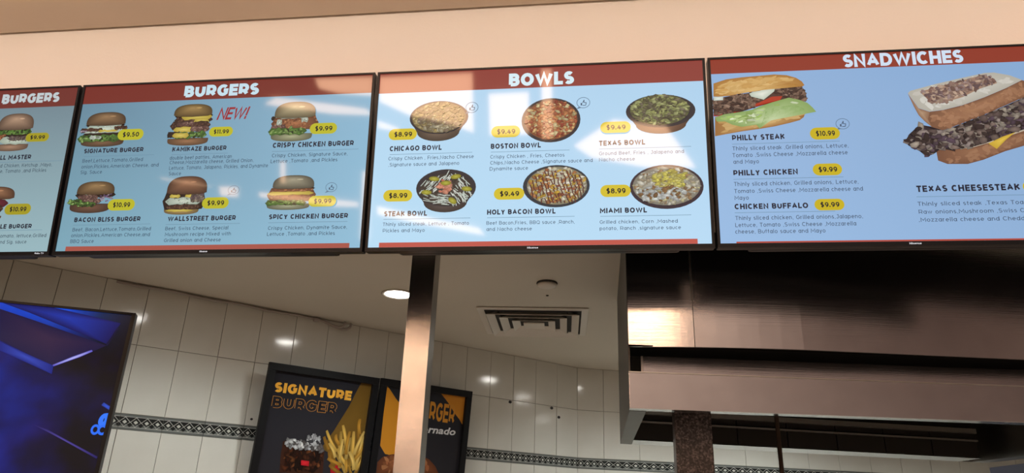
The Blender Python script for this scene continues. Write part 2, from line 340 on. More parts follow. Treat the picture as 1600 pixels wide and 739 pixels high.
def lettering2(name, fn, body, a0, b0, a1, cap, col, mat, parent, t=0.24, tm=None, shear=0.0, y=0.0006, slope=0.0, down=True, gap=0.13):
    v, f = stroke_text(body, t, tm, gap); me = bpy.data.meshes.new(name); w_ = a1-a0; sg = -1 if down else 1; pts = []
    for p in v:
        q = fn((a0+p[0]*w_+shear*p[1]*cap, b0+slope*p[0]+sg*p[1]*cap)); pts.append((q[0], -y, q[1]))
    me.from_pydata(pts, [], f); me.materials.append(mat)
    a = me.color_attributes.new('Col', 'FLOAT_COLOR', 'POINT'); c = lin(col); a.data.foreach_set('color', [k for _ in pts for k in (*c, 1.0)])
    return link(name, me, parent)
# ------------------------------------------------------------------ layout measured in metres on each surface
HEADS = [(1, 'BURGERS', 0.803, 0.0624, 1.0403, 0.0397), (2, 'BURGERS', 0.4053, 0.0653, 0.6917, 0.0459), (3, 'BOWLS', 0.465, 0.0736, 0.6869, 0.048), (4, 'SNADWICHES', 0.4252, 0.0539, 0.7869, 0.0455)]
BANDS = [(1, 0.0803), (2, 0.076), (3, 0.0812), (4, 0.0586)]
STRIPS = [(2, 0.045, 0.6167, 1.0729), (3, 0.0458, 0.6171, 1.0677), (4, 0.0566, 0.6282, 0.9299)]
NAMES = [(1, 'LL MASTER', 0.8475, 0.2859, 0.9718, 0.0176), (1, 'LE BURGER', 0.9059, 0.5483, 1.0292, 0.0166), (2, 'SIGNATURE BURGER', 0.0487, 0.2704, 0.28, 0.0174), (2, 'KAMIKAZE BURGER', 0.3917, 0.2739, 0.5957, 0.0171), (2, 'CRISPY CHICKEN BURGER', 0.7673, 0.2717, 1.06, 0.0192), (2, 'BACON BLISS BURGER', 0.0593, 0.5288, 0.3105, 0.0172), (2, 'WALLSTREET BURGER', 0.4136, 0.5312, 0.6623, 0.0175), (2, 'SPICY CHICKEN BURGER', 0.7819, 0.5305, 1.0602, 0.0172), (3, 'CHICAGO BOWL', 0.0607, 0.2971, 0.2411, 0.0186), (3, 'BOSTON BOWL', 0.4088, 0.299, 0.5764, 0.0183), (3, 'TEXAS BOWL', 0.7677, 0.2993, 0.9162, 0.018), (3, 'STEAK BOWL', 0.0562, 0.5274, 0.2019, 0.0178), (3, 'HOLY BACON BOWL', 0.4026, 0.5277, 0.6258, 0.0174), (3, 'MIAMI BOWL', 0.7677, 0.5293, 0.9154, 0.0171), (4, 'PHILLY STEAK', 0.0632, 0.2948, 0.2257, 0.0189), (4, 'PHILLY CHICKEN', 0.0603, 0.4134, 0.2558, 0.0184), (4, 'CHICKEN BUFFALO', 0.0577, 0.5242, 0.2776, 0.0179), (4, 'TEXAS CHEESESTEAK', 0.5971, 0.4795, 0.8885, 0.0204)]
DESC = [(1, 'd Chicken, Ketchup ,Mayo,', 0.8542, 0.316, 1.0623, 0.014), (1, 'e, Tomato ,and Pickles', 0.8589, 0.3371, 1.0437, 0.0139), (1, 'omato, lettuce,Grilled', 0.9133, 0.5813, 1.0932, 0.0132), (1, 'nd Sig. sauce', 0.9183, 0.6036, 1.0209, 0.0131), (2, 'Beef,Lettuce,Tomato,Grilled', 0.0491, 0.3062, 0.2841, 0.0138), (2, 'onion,Pickles,American Cheese, and', 0.0495, 0.3287, 0.3477, 0.0137), (2, 'Sig. Sauce', 0.0497, 0.3496, 0.1333, 0.0137), (2, 'double beef patties, American', 0.3866, 0.3046, 0.6199, 0.0136), (2, 'Cheese,Mozzarella cheese, Grilled Onion,', 0.3891, 0.3216, 0.7024, 0.0135), (2, 'Lettuce, Tomato, Jalapeno, Pickles, and Dynamite', 0.3899, 0.3427, 0.7575, 0.0135), (2, 'Sauce', 0.3918, 0.3632, 0.4379, 0.0134), (2, 'Crispy Chicken, Signature Sauce,', 0.768, 0.3066, 1.0411, 0.0133), (2, 'Lettuce ,Tomato ,and Pickles', 0.7655, 0.3277, 1.0064, 0.0132), (2, 'Beef, Bacon,Lettuce,Tomato,Grilled', 0.0591, 0.5626, 0.3555, 0.0131), (2, 'onion,Pickles,American Cheese,and', 0.0582, 0.5834, 0.3552, 0.013), (2, 'BBQ Sauce', 0.0588, 0.6047, 0.1475, 0.013), (2, 'Beef, Swiss Cheese, Special', 0.4091, 0.5636, 0.6397, 0.0128), (2, 'Mushroom recipe Mixed with', 0.4111, 0.5846, 0.6516, 0.0128), (2, 'Grilled onion and Cheese', 0.4108, 0.6055, 0.6178, 0.0127), (2, 'Crispy Chicken, Dynamite Sauce,', 0.7828, 0.5676, 1.0607, 0.0126), (2, 'Lettuce ,Tomato ,and Pickles', 0.7815, 0.5884, 1.0195, 0.0125), (3, 'Crispy Chicken , Fries,Nacho Cheese', 0.0583, 0.3299, 0.3517, 0.013), (3, ',Signature sauce and Jalapeno', 0.0598, 0.3522, 0.3036, 0.0129), (3, 'Crispy Chicken , Fries, Cheetos', 0.408, 0.3335, 0.6546, 0.0127), (3, 'Chips,Nacho Cheese ,Signature sauce and', 0.4085, 0.3547, 0.7463, 0.0127), (3, 'Dynamite sauce', 0.407, 0.3758, 0.5348, 0.0126), (3, 'Ground Beef, Fries , Jalapeno and', 0.7673, 0.3323, 1.0383, 0.0125), (3, 'Nacho cheese', 0.767, 0.3536, 0.8821, 0.0124), (3, 'Thinly sliced steak, Lettuce , Tomato', 0.054, 0.5607, 0.3438, 0.0123), (3, 'Pickles and Mayo', 0.0555, 0.5824, 0.1972, 0.0123), (3, 'Beef Bacon,Fries, BBQ sauce ,Ranch,', 0.4015, 0.5618, 0.6873, 0.0121), (3, 'and Nacho cheese', 0.4021, 0.5825, 0.5499, 0.012), (3, 'Grilled chicken, Corn ,Mashed', 0.7665, 0.5643, 1.0096, 0.0118), (3, 'potato, Ranch ,signature sauce', 0.7662, 0.5854, 1.0186, 0.0118), (4, 'Thinly sliced steak ,Grilled onions, Lettuce,', 0.0625, 0.3287, 0.4145, 0.0139), (4, 'Tomato ,Swiss Cheese ,Mozzarella cheese', 0.0611, 0.3517, 0.4097, 0.0139), (4, 'and Mayo', 0.0626, 0.3738, 0.141, 0.0138), (4, 'Thinly sliced chicken, Grilled onions, Lettuce,', 0.0602, 0.4481, 0.4323, 0.0136), (4, 'Tomato ,Swiss Cheese ,Mozzarella cheese and', 0.0597, 0.4714, 0.4429, 0.0135), (4, 'Mayo', 0.0595, 0.4933, 0.1022, 0.0134), (4, 'Thinly sliced chicken, Grilled onions,Jalapeno,', 0.0576, 0.5591, 0.4341, 0.0132), (4, 'Lettuce, Tomato ,Swiss Cheese ,Mozzarella', 0.0563, 0.5817, 0.4124, 0.0132), (4, 'cheese, Buffalo sauce and Mayo', 0.055, 0.6027, 0.3215, 0.0131), (4, 'Thinly sliced steak ,Texas Toast,', 0.5947, 0.5234, 0.9144, 0.0129), (4, 'Raw onions,Mushroom ,Swiss Cheese', 0.5948, 0.5486, 0.9454, 0.0129), (4, ',Mozzarella cheese and Cheddar', 0.5919, 0.5733, 0.9067, 0.0128)]
PILLS = [(1, '$9.99', 0.9385, 0.1859, 1.0323, 0.2202), (1, '$10.99', 0.913, 0.4575, 1.0172, 0.4983), (2, '$9.50', 0.1738, 0.1836, 0.2742, 0.2259), (2, '$11.99', 0.5252, 0.1871, 0.6148, 0.2238), (2, '$9.99', 0.8986, 0.186, 0.9973, 0.2268), (2, '$10.99', 0.1815, 0.4486, 0.2841, 0.4903), (2, '$9.99', 0.5349, 0.4494, 0.6326, 0.4899), (2, '$9.99', 0.9191, 0.4519, 1.0163, 0.4904), (3, '$8.99', 0.055, 0.2175, 0.154, 0.2587), (3, '$9.49', 0.4098, 0.2195, 0.5072, 0.261), (3, '$9.49', 0.7726, 0.2176, 0.8715, 0.2572), (3, '$8.99', 0.0506, 0.4368, 0.1498, 0.4777), (3, '$9.49', 0.424, 0.4387, 0.5244, 0.4789), (3, '$8.99', 0.7698, 0.4364, 0.8664, 0.477), (4, '$10.99', 0.3012, 0.2609, 0.3915, 0.3016), (4, '$9.99', 0.2994, 0.382, 0.3866, 0.4208), (4, '$9.99', 0.295, 0.4972, 0.3827, 0.5338), (4, '', 0.8933, 0.4525, 0.9696, 0.4905)]
RULES = [(1, 0.8495, 0.2947, 1.0988), (1, 0.9072, 0.5537, 1.0727), (2, 0.0509, 0.2823, 0.3245), (2, 0.3909, 0.2847, 0.6031), (2, 0.7663, 0.2842, 1.078), (2, 0.057, 0.5388, 0.3505), (2, 0.4082, 0.5421, 0.6798), (2, 0.7808, 0.5418, 1.06), (3, 0.0618, 0.3082, 0.3466), (3, 0.4095, 0.3097, 0.6714), (3, 0.7675, 0.3096, 1.062), (3, 0.0546, 0.5369, 0.3479), (3, 0.4029, 0.5372, 0.6874), (3, 0.7688, 0.5389, 1.0519), (4, 0.0626, 0.306, 0.39), (4, 0.0596, 0.4247, 0.3902), (4, 0.0571, 0.5346, 0.3556), (4, 0.5945, 0.494, 0.9557)]
ICONS = [(2, 0.6206, 0.4065, 0.6629, 0.4392), (2, 0.9728, 0.4036, 1.0136, 0.4379), (3, 0.3179, 0.1259, 0.3622, 0.1661), (3, 0.6952, 0.1237, 0.7399, 0.1632), (4, 0.3828, 0.2303, 0.425, 0.2672)]
PICS = [(1, 'grill', 0.7969, 0.1011, 0.9631, 0.2574), (1, 'jungle', 0.7761, 0.3872, 0.9422, 0.5157), (2, 'signature', 0.0132, 0.11, 0.2067, 0.2485), (2, 'kamikaze', 0.3652, 0.0931, 0.5338, 0.2542), (2, 'crispy', 0.7444, 0.0976, 0.9287, 0.2508), (2, 'bacon', 0.0226, 0.3783, 0.2061, 0.4988), (2, 'wallstreet', 0.38, 0.3655, 0.5499, 0.5097), (2, 'spicy', 0.7619, 0.372, 0.9434, 0.4996), (3, 'chicago', 0.1244, 0.1176, 0.3286, 0.2697), (3, 'boston', 0.5109, 0.1228, 0.7076, 0.2819), (3, 'texas', 0.8569, 0.1216, 1.0811, 0.2677), (3, 'steak', 0.1606, 0.3667, 0.363, 0.5217), (3, 'holy', 0.5187, 0.3621, 0.7362, 0.5067), (3, 'miami', 0.8637, 0.3708, 1.0945, 0.5188), (4, 'philly', 0.0099, 0.0571, 0.3315, 0.2896), (4, 'toast', 0.5868, 0.0868, 0.9935, 0.4013)]
NEWTXT = (2, 'NEW!', 0.5433, 0.158, 0.6665, 0.0473)
LOGOS = [(2, 'Hisense', 0.549, 0.6562, 0.5768, 0.0053), (3, 'Hisense', 0.5362, 0.6423, 0.5711, 0.0055), (4, 'Hisense', 0.5558, 0.6557, 0.5899, 0.0055), (1, 'Roku TV', 1.0651, 0.6373, 1.0997, 0.0055)]
PH_TOP = [(0.014, 0.163), (0.142, 0.107), (0.297, 0.085), (0.471, 0.072), (0.614, 0.061), (0.734, 0.08), (0.822, 0.126), (0.874, 0.184), (0.896, 0.241), (0.88, 0.259), (0.817, 0.22), (0.748, 0.2), (0.666, 0.219), (0.563, 0.26), (0.46, 0.302), (0.358, 0.319), (0.255, 0.337), (0.152, 0.363), (0.05, 0.368), (0.007, 0.363)]
PH_BOT = [(0.013, 0.663), (0.121, 0.629), (0.274, 0.598), (0.448, 0.56), (0.589, 0.545), (0.71, 0.528), (0.809, 0.53), (0.876, 0.576), (0.887, 0.631), (0.868, 0.707), (0.826, 0.751), (0.735, 0.785), (0.584, 0.831), (0.433, 0.862), (0.282, 0.886), (0.109, 0.924), (0.002, 0.95)]
PH_MEAT = [(0.006, 0.378), (0.111, 0.369), (0.256, 0.333), (0.358, 0.319), (0.522, 0.282), (0.666, 0.227), (0.768, 0.201), (0.865, 0.255), (0.891, 0.319), (0.911, 0.399), (0.902, 0.476), (0.803, 0.471), (0.714, 0.45), (0.552, 0.488), (0.419, 0.535), (0.244, 0.612), (0.09, 0.651), (0.0, 0.646)]
PH_TOM = [(0.002, 0.607), (0.092, 0.596), (0.174, 0.577), (0.389, 0.518), (0.473, 0.46), (0.576, 0.395), (0.677, 0.393), (0.654, 0.447), (0.552, 0.48), (0.429, 0.525), (0.244, 0.596), (0.09, 0.651), (0.0, 0.654)]
PH_LET = [(0.013, 0.678), (0.101, 0.636), (0.244, 0.612), (0.376, 0.58), (0.449, 0.537), (0.572, 0.481), (0.736, 0.42), (0.833, 0.457), (0.91, 0.508), (0.955, 0.58), (0.985, 0.644), (0.901, 0.655), (0.866, 0.583), (0.799, 0.533), (0.689, 0.542), (0.588, 0.568), (0.506, 0.603), (0.48, 0.718), (0.433, 0.862), (0.406, 0.807), (0.335, 0.819), (0.264, 0.831), (0.175, 0.795), (0.087, 0.729), (0.025, 0.741)]
PH_CHE = [(0.009, 0.371), (0.101, 0.368), (0.099, 0.423), (0.007, 0.426)]
PH_CHE2 = [(0.357, 0.338), (0.44, 0.293), (0.522, 0.274), (0.613, 0.263), (0.601, 0.318), (0.547, 0.378), (0.494, 0.438), (0.454, 0.42), (0.415, 0.402), (0.375, 0.384)]
TO_TOPFACE = [(0.047, 0.219), (0.066, 0.194), (0.26, 0.128), (0.434, 0.079), (0.618, 0.03), (0.685, 0.029), (0.792, 0.066), (0.874, 0.121), (0.755, 0.199), (0.59, 0.29), (0.427, 0.366), (0.289, 0.409), (0.187, 0.424), (0.112, 0.383)]
TO_CRUSTF = [(0.187, 0.424), (0.289, 0.409), (0.427, 0.366), (0.59, 0.29), (0.755, 0.199), (0.874, 0.121), (0.896, 0.131), (0.979, 0.161), (0.968, 0.252), (0.877, 0.297), (0.735, 0.381), (0.571, 0.473), (0.408, 0.556), (0.303, 0.609), (0.257, 0.623), (0.188, 0.587), (0.168, 0.503)]
TO_CRUSTL = [(0.047, 0.219), (0.112, 0.383), (0.187, 0.424), (0.168, 0.503), (0.188, 0.587), (0.143, 0.527), (0.105, 0.458), (0.079, 0.365)]
TO_GRILL = [(0.133, 0.206), (0.314, 0.148), (0.524, 0.075), (0.615, 0.055), (0.677, 0.101), (0.695, 0.145), (0.555, 0.204), (0.436, 0.282), (0.296, 0.334), (0.206, 0.337), (0.177, 0.285)]
TO_MEAT = [(-0.009, 0.727), (0.02, 0.654), (0.108, 0.55), (0.213, 0.621), (0.268, 0.624), (0.408, 0.556), (0.571, 0.473), (0.735, 0.381), (0.877, 0.297), (0.991, 0.245), (0.945, 0.621), (0.837, 0.633), (0.734, 0.677), (0.584, 0.752), (0.471, 0.796), (0.303, 0.83), (0.207, 0.801), (0.178, 0.865), (0.126, 0.888), (0.082, 0.829), (0.009, 0.769)]
TO_CHE = [(0.566, 0.775), (0.676, 0.707), (0.768, 0.666), (0.694, 0.74), (0.619, 0.834)]
TO_BOT = [(0.2, 0.809), (0.302, 0.835), (0.447, 0.811), (0.584, 0.76), (0.732, 0.693), (0.836, 0.649), (0.945, 0.621), (0.928, 0.766), (0.818, 0.802), (0.682, 0.853), (0.521, 0.935), (0.409, 0.974), (0.267, 0.969), (0.205, 0.931)]
TO_BREADW = [(0.201, 0.801), (0.303, 0.825), (0.449, 0.8), (0.585, 0.749), (0.734, 0.677), (0.837, 0.633), (0.947, 0.605), (0.944, 0.638), (0.833, 0.673), (0.729, 0.722), (0.581, 0.784), (0.445, 0.835), (0.3, 0.857), (0.214, 0.842)]
GLOW_SHAPES = [[(-4.05, 2.2), (-3.9, 2.2), (-3.9, 3.65), (-4.05, 3.65)], [(-4.72, 3.9), (-4.56, 3.9), (-4.56, 5.3), (-4.72, 5.3)], [(-4.44, 7.25), (-2.51, 7.26), (-2.47, 6.02), (-3.12, 6.27), (-3.78, 6.42), (-4.42, 6.71)], [(-4.44, 6.34), (-3.96, 6.18), (-4.01, 6.1), (-4.43, 6.18)], [(-2.18, 6.81), (-1.38, 6.82), (-1.38, 5.95), (-2.15, 5.95)], [(-1.13, 7.27), (-0.93, 7.27), (-0.91, 5.87), (-1.11, 5.86)], [(-0.52, 5.69), (0.26, 6.2), (1.25, 6.04), (1.79, 5.2), (0.87, 5.23), (-0.16, 5.45)], [(-4.4, 4.59), (-3.67, 4.41), (-2.39, 4.17), (-2.22, 3.97), (-3.66, 4.25), (-4.39, 4.38)], [(-6.94, 6.74), (-6.64, 6.91), (-4.71, 6.64), (-4.55, 6.45), (-5.38, 6.51)], [(-5.8, 7.28), (-4.55, 7.27), (-4.53, 6.85), (-5.27, 6.94), (-5.71, 7.06)], [(-7.76, 5.06), (-7.34, 5.04), (-7.33, 4.83), (-7.72, 4.86)], [(-9.07, 5.28), (-7.93, 5.11), (-7.93, 5.05), (-9.07, 5.21)], [(-6.89, 4.92), (-4.78, 4.72), (-4.78, 4.58), (-5.31, 4.6), (-6.88, 4.78)], [(-6.47, 5.55), (-6.35, 5.55), (-6.33, 5.1), (-6.44, 5.1)]]
B_SLAB = [(-0.4607, -0.0332), (-0.4303, -0.1501), (-0.2407, -0.2274), (-0.1062, -0.1552), (-0.0771, -0.1355), (-0.3324, -0.0659)]
B_EDGE = [(-0.4292, -0.1545), (-0.4207, -0.1871), (-0.2332, -0.2583), (-0.2352, -0.2269), (-0.3334, -0.1906)]
B_GLOW = [(-0.2389, -0.2246), (-0.2345, -0.2296), (-0.1567, -0.1878), (-0.1172, -0.1619), (-0.1225, -0.1568), (-0.1811, -0.1883)]
B_TOP = [(-0.4589, -0.0095), (-0.3639, -0.0364), (-0.0785, -0.1291), (-0.0459, -0.0446), (-0.1342, -0.03), (-0.3062, -0.0062)]
B_LINE = [(-0.2557, -0.4393), (-0.1971, -0.4569), (-0.0159, -0.5414), (-0.0183, -0.5483), (-0.1951, -0.4652)]
B_POST = [(-0.0787, -0.1357), (-0.0722, -0.1351), (-0.0486, -0.0642), (-0.0544, -0.0609)]
B_GLYPH = [('I', -0.0258, -0.3617), ('a', -0.0251, -0.4093), ('8', -0.0346, -0.4466)]
B_EXT = [(-0.4698, 0.0015), (0.0162, -0.5962), (-0.3103, -0.6115)]
P1_SIG = (-2.407, 0.8181, -1.9342, 0.8232, -2.4131, 0.8738)
P1_BUR = (-2.4059, 0.7323, -2.0165, 0.7361, -2.4118, 0.796)
P1_GOLD = [(-1.8841, 0.9427), (-1.8085, 0.943), (-1.815, 0.659), (-1.8003, 0.4313), (-2.0736, 0.5352), (-2.0141, 0.6365), (-1.9404, 0.7877), (-1.9125, 0.8645)]
P1_GLASS = [(-2.3038, 0.5554), (-2.2661, 0.5712), (-2.0759, 0.548), (-2.0499, 0.5197), (-2.0396, 0.3957), (-2.2931, 0.3896), (-2.3038, 0.4842)]
P1_CREAM = [(-2.2934, 0.5478), (-2.2661, 0.5712), (-2.1825, 0.5654), (-2.0767, 0.5523), (-2.0659, 0.5185), (-2.1756, 0.5274), (-2.2806, 0.5278)]
P1_FRIES = [[(-2.0579, 0.637), (-1.9754, 0.5252)], [(-1.9966, 0.6203), (-1.962, 0.5614)], [(-1.9618, 0.677), (-1.9229, 0.5644)], [(-1.8584, 0.7233), (-1.8457, 0.6335)], [(-1.9116, 0.6457), (-1.9141, 0.5121)], [(-1.8867, 0.6479), (-1.8717, 0.4974)], [(-1.8163, 0.6543), (-1.8647, 0.5156)], [(-1.822, 0.6265), (-1.8432, 0.4463)], [(-2.0316, 0.569), (-1.9791, 0.49)], [(-1.9735, 0.5429), (-1.8926, 0.4433)], [(-2.0261, 0.4824), (-1.9331, 0.4495)], [(-1.8061, 0.5917), (-1.8589, 0.4806)], [(-1.8025, 0.538), (-1.8403, 0.4289)], [(-1.9484, 0.5979), (-1.9487, 0.4833)], [(-1.8973, 0.5309), (-1.8502, 0.4283)], [(-1.9097, 0.486), (-1.8973, 0.4124)]]
P1_RED = [(-2.0038, 0.4536), (-1.985, 0.4678), (-1.9413, 0.4402), (-1.9395, 0.4013), (-1.9923, 0.3984)]
P1_SIGN_REFL = [(-2.1842, 0.4631), (-2.1356, 0.4604), (-2.1325, 0.4326), (-2.181, 0.4355)]
P2_ORL = [(-1.7061, 0.9496), (-1.6854, 0.9224), (-1.6334, 0.8691), (-1.5665, 0.817), (-1.5233, 0.5278), (-1.6199, 0.5292), (-1.6587, 0.5345), (-1.6988, 0.5802), (-1.7026, 0.6943), (-1.7078, 0.8184)]
P2_ORR = [(-1.3075, 0.9443), (-1.1159, 0.9456), (-1.1122, 0.7605), (-1.1468, 0.7909), (-1.1837, 0.8228), (-1.1934, 0.8307), (-1.2463, 0.8873)]
P2_RGER = (-1.382, 0.7632, -1.1861, 0.7587, -1.3886, 0.8843)
P2_NADO = (-1.3813, 0.6859, -1.166, 0.6876, -1.3772, 0.7292)
P2_BURG = [(-1.7021, 0.4832), (-1.6742, 0.5132), (-1.6205, 0.5332), (-1.527, 0.5523), (-1.4279, 0.5512), (-1.3431, 0.5236), (-1.2915, 0.4849), (-1.2596, 0.4406), (-1.7006, 0.4156)]
TILE_B = [0.212, 1.409, 1.935, 2.21, 2.497]
ANCHORS = [(-0.653, 2.348), (-0.26, 2.348), (-0.189, 2.287), (-2.473, 2.045)]
def hash_s(s): return sum((i+1)*ord(c) for i, c in enumerate(s))

# ------------------------------------------------------------------ the setting
KC = 2.69
C = Vector((-0.2022, 5.6062, 0.0)); PHI = 0.77171629; PHB = 0.31836927
dl = Vector((math.cos(PHI), math.sin(PHI), 0)); nl = Vector((math.sin(PHI), -math.cos(PHI), 0))
db = Vector((math.cos(PHB), math.sin(PHB), 0)); nb = Vector((math.sin(PHB), -math.cos(PHB), 0))
fl = MB().box(-14, -9.3, -0.1, 14, 8.2, 0.0).build('floor', FLOOR); tag(fl, kind='structure')
# menu wall (a bulkhead above the counter opening)
tag(MB().box(-6.0, 2.19, 2.47, 6.0, 2.31, 3.62).build('wall_front', CREAM), kind='structure')
tag(MB().box(-6.0, 2.311, 2.462, 6.0, 2.318, KC-0.001).build('trim_1', MATTE), kind='structure')
tag(MB().box(-6.0, 2.19, 2.462, 6.0, 2.3105, 2.4695).build('trim_2', MATTE), kind='structure')
# soffit over the customers, a slot left open along the wall
tag(MB().box(-6.0, 1.62, 3.415, 6.0, 2.178, 3.50).build('ceiling', SOFFIT), kind='structure')
tag(MB().box(-6.0, 1.60, 3.50, 6.0, 2.31, 3.62).build('ceiling', SOFFIT), kind='structure')
tag(MB().box(-14.0, 1.50, 3.415, 14.0, 1.62, 8.1).build('wall_fascia', HALLW), kind='structure')
kc = MB().prism([(-6.0, 2.31, KC), (6.0, 2.31, KC), (6.0, 8.1, KC), (-6.0, 8.1, KC)], (0, 0, 0.1)).build('ceiling', KCEIL); tag(kc, kind='structure')
# hall shell behind the viewer
tag(MB().box(-14, -9.3, 0, 14, -9.06, 8.1).build('wall_rear', HALLW), kind='structure')
tag(MB().box(-14.2, -9.3, 0, -14, 1.5, 8.1).build('wall_west', HALLW), kind='structure')
tag(MB().box(14, -9.3, 0, 14.2, 1.5, 8.1).build('wall_east', HALLW), kind='structure')
tag(MB().box(-14.2, -9.3, 8.1, 14.2, 1.62, 8.2).build('ceiling', HALLW), kind='structure')
for i, wpts in enumerate(GLOW_SHAPES):  # added glowing panels, shaped for the reflections in screens and steel
    cx = sum(p[0] for p in wpts)/len(wpts); cz = sum(p[1] for p in wpts)/len(wpts)
    loc = [(p[0]-cx, p[1]-cz) for p in wpts]
    rim = [(p[0]+0.05*math.copysign(1, p[0]), p[1]+0.05*math.copysign(1, p[1])) for p in loc]
    f = MB(); n = len(loc)
    f.add([(x, 0, z) for x, z in rim]+[(x, 0, z) for x, z in loc]+[(x, -0.06, z) for x, z in rim]+[(x, -0.06, z) for x, z in loc],
          [(k, (k+1) % n, n+(k+1) % n, n+k) for k in range(n)]+[(k, 2*n+k, 2*n+(k+1) % n, (k+1) % n) for k in range(n)]+[(n+k, n+(k+1) % n, 3*n+(k+1) % n, 3*n+k) for k in range(n)])
    fo = f.build('glow_panel_%d' % (i+1), GLOW_RIM); fo.location = (cx, -9.0, cz); tag(fo, kind='structure')
    MB().prism([(x, -0.03, z) for x, z in loc], (0, -0.02, 0)).build('glow_face', GLOW_FACE, fo)

# tiled kitchen walls: backing plus single tiles
ZB0, ZB1, ZJ = 1.930, 2.008, 2.362
def wall_obj(name, d, n, s0, s1):
    p0, p1 = C+d*s0-n*0.008, C+d*s1-n*0.008
    return tag(MB().hexa([p0, p1, p1-n*0.12, p0-n*0.12]+[q+Vector((0,0,KC)) for q in (p0, p1, p1-n*0.12, p0-n*0.12)]).build(name, GROUT), kind='structure')
def tile_mesh(w_, h_):
    g = 0.0013; x0, x1, z0, z1 = g, w_-g, g, h_-g; e = 0.0015
    mb = MB(); mb.add([(x0, 0.008, z0), (x1, 0.008, z0), (x1, 0.008, z1), (x0, 0.008, z1), (x0, 0.001, z0), (x1, 0.001, z0), (x1, 0.001, z1), (x0, 0.001, z1),
        (x0+e, 0, z0+e), (x1-e, 0, z0+e), (x1-e, 0, z1-e), (x0+e, 0, z1-e)],
        [(8,9,10,11)]+[(4+k, 4+(k+1) % 4, 8+(k+1) % 4, 8+k) for k in range(4)]+[(k, (k+1) % 4, 4+(k+1) % 4, 4+k) for k in range(4)])
    return mb.mesh('tile', TILE)
def border_mesh(w_):
    h_ = ZB1-ZB0; g = 0.0012; mb = MB(); mb.box(g, 0.0, g, w_-g, 0.008, h_-g, 1)
    y = -0.0006
    def quad(pts, mi, yy=y): mb.add([(p[0], yy, p[1]) for p in pts], [tuple(range(len(pts)))], mi)
    za, zb = 0.013, h_-0.013
    quad([(g, za), (w_-g, za), (w_-g, zb), (g, zb)], 0, -0.0003)          # black field
    for z in (za-0.001, zb-0.001): quad([(g, z), (w_-g, z), (w_-g, z+0.002), (g, z+0.002)], 2)
    p = w_/4; zc = h_/2; hh = (zb-za)/2
    for k in range(4):
        cx = p*(k+0.5)
        quad([(cx-p/2, za), (cx+p/2, za), (cx, zc)], 1, -0.0004)
        for sgn in (1, -1):                                            # crossing pale lines
            t = 0.0016
            quad([(cx-p/2*0.98, zc-t), (cx-p/2*0.98, zc+t), (cx, zc+sgn*hh+t*0), (cx, zc+sgn*hh-2*t*sgn)], 2)
            quad([(cx+p/2*0.98, zc-t), (cx+p/2*0.98, zc+t), (cx, zc+sgn*hh+t*0), (cx, zc+sgn*hh-2*t*sgn)], 2)
        q = p*0.36; r = hh*0.62
        quad([(cx-q, zc), (cx, zc-r), (cx+q, zc), (cx, zc+r)], 0, -0.0008)
        q = p*0.21; r = hh*0.38
        quad([(cx-q, zc), (cx, zc-r), (cx+q, zc), (cx, zc+r)], 2, -0.001)
    return mb.mesh('border_tile', [BORD_D, BORD_G, BORD_L])
def tile_wall(wall, d, n, cuts, phi):
    rows = [(ZJ, KC-0.001, 't'), (ZB1, ZJ, 't'), (ZB0, ZB1, 'b'), (ZB0-0.354, ZB0, 't'), (ZB0-0.708, ZB0-0.354, 't')]
    cache = {}
    for i in range(len(cuts)-1):
        for z0, z1, k in rows:
            key = (round(cuts[i+1]-cuts[i], 3), round(z1-z0, 3), k)
            if key not in cache: cache[key] = tile_mesh(key[0], key[1]) if k == 't' else border_mesh(key[0])
            o = link('tile' if k == 't' else 'border_tile', cache[key], wall)
            o.location = C+d*cuts[i]+Vector((0, 0, z0))
            o.rotation_euler = (random.gauss(0, 0.0035) if k == 't' else 0, 0, phi+(random.gauss(0, 0.0035) if k == 't' else 0))
wl = wall_obj('wall_left', dl, nl, -4.9, 0.13)
tile_wall(wl, dl, nl, [-0.209*k for k in range(22, -1, -1)], PHI)
wb = wall_obj('wall_back', db, nb, 0.0, 5.2)
tile_wall(wb, db, nb, [0, 0.212, 0.5, 0.79, 1.09, 1.385, 1.66, 1.935, 2.21, 2.497, 2.78, 3.06, 3.34, 3.62, 3.90, 4.18], PHB)
pR = C+db*5.2
tag(MB().box(pR.x, 2.31, 0, pR.x+0.1, 8.1, KC).build('wall_right', GROUT), kind='structure')
for s_, z_ in ANCHORS:
    a = MB().prism([(x*0.013, 0, z*0.011) for x, z in [(-1, -0.6), (0.2, -1), (1, -0.3), (0.8, 0.7), (-0.4, 1), (-1, 0.4)]], (0, 0.006, 0)).build('wall_plug', ANCH, wl)
    a.location = C+dl*s_+nl*0.0035+Vector((0, 0, z_)); a.rotation_euler = (0, 0, PHI)
    if s_ < -2: a.scale = (0.55, 1, 0.6)

# ------------------------------------------------------------------ ceiling fittings
def downlight(x, y, label, energy):
    t = empty('downlight', (x, y, KC)); tag(t, label, 'ceiling light', 'recessed lights in the kitchen ceiling')
    MB().lathe([(0.086, 0.0), (0.092, -0.004), (0.088, -0.008), (0.074, -0.006), (0.072, 0.0)], n=32).build('trim_ring', WHITEP, t, smooth=True)
    MB().lathe([(0.0005, -0.003), (0.071, -0.003), (0.071, 0.0), (0.0005, 0.0)], n=32).build('lens', LAMP, t)
    l = bpy.data.lights.new('downlight_beam', 'SPOT'); l.energy = energy; l.spot_size = math.radians(150); l.spot_blend = 0.9; l.shadow_soft_size = 0.06; l.color = (0.92, 1.0, 0.985)
    o = bpy.data.objects.new('downlight_beam', l); COL.objects.link(o); o.parent = t; o.location = (0, 0, -0.02)
downlight(-1.10, 3.585, 'round white recessed light glowing in the kitchen ceiling just left of the steel post', KIT_E)
downlight(-1.80, 2.865, 'round recessed light above the left blue screen, mirrored in the left tiles', KIT_E)
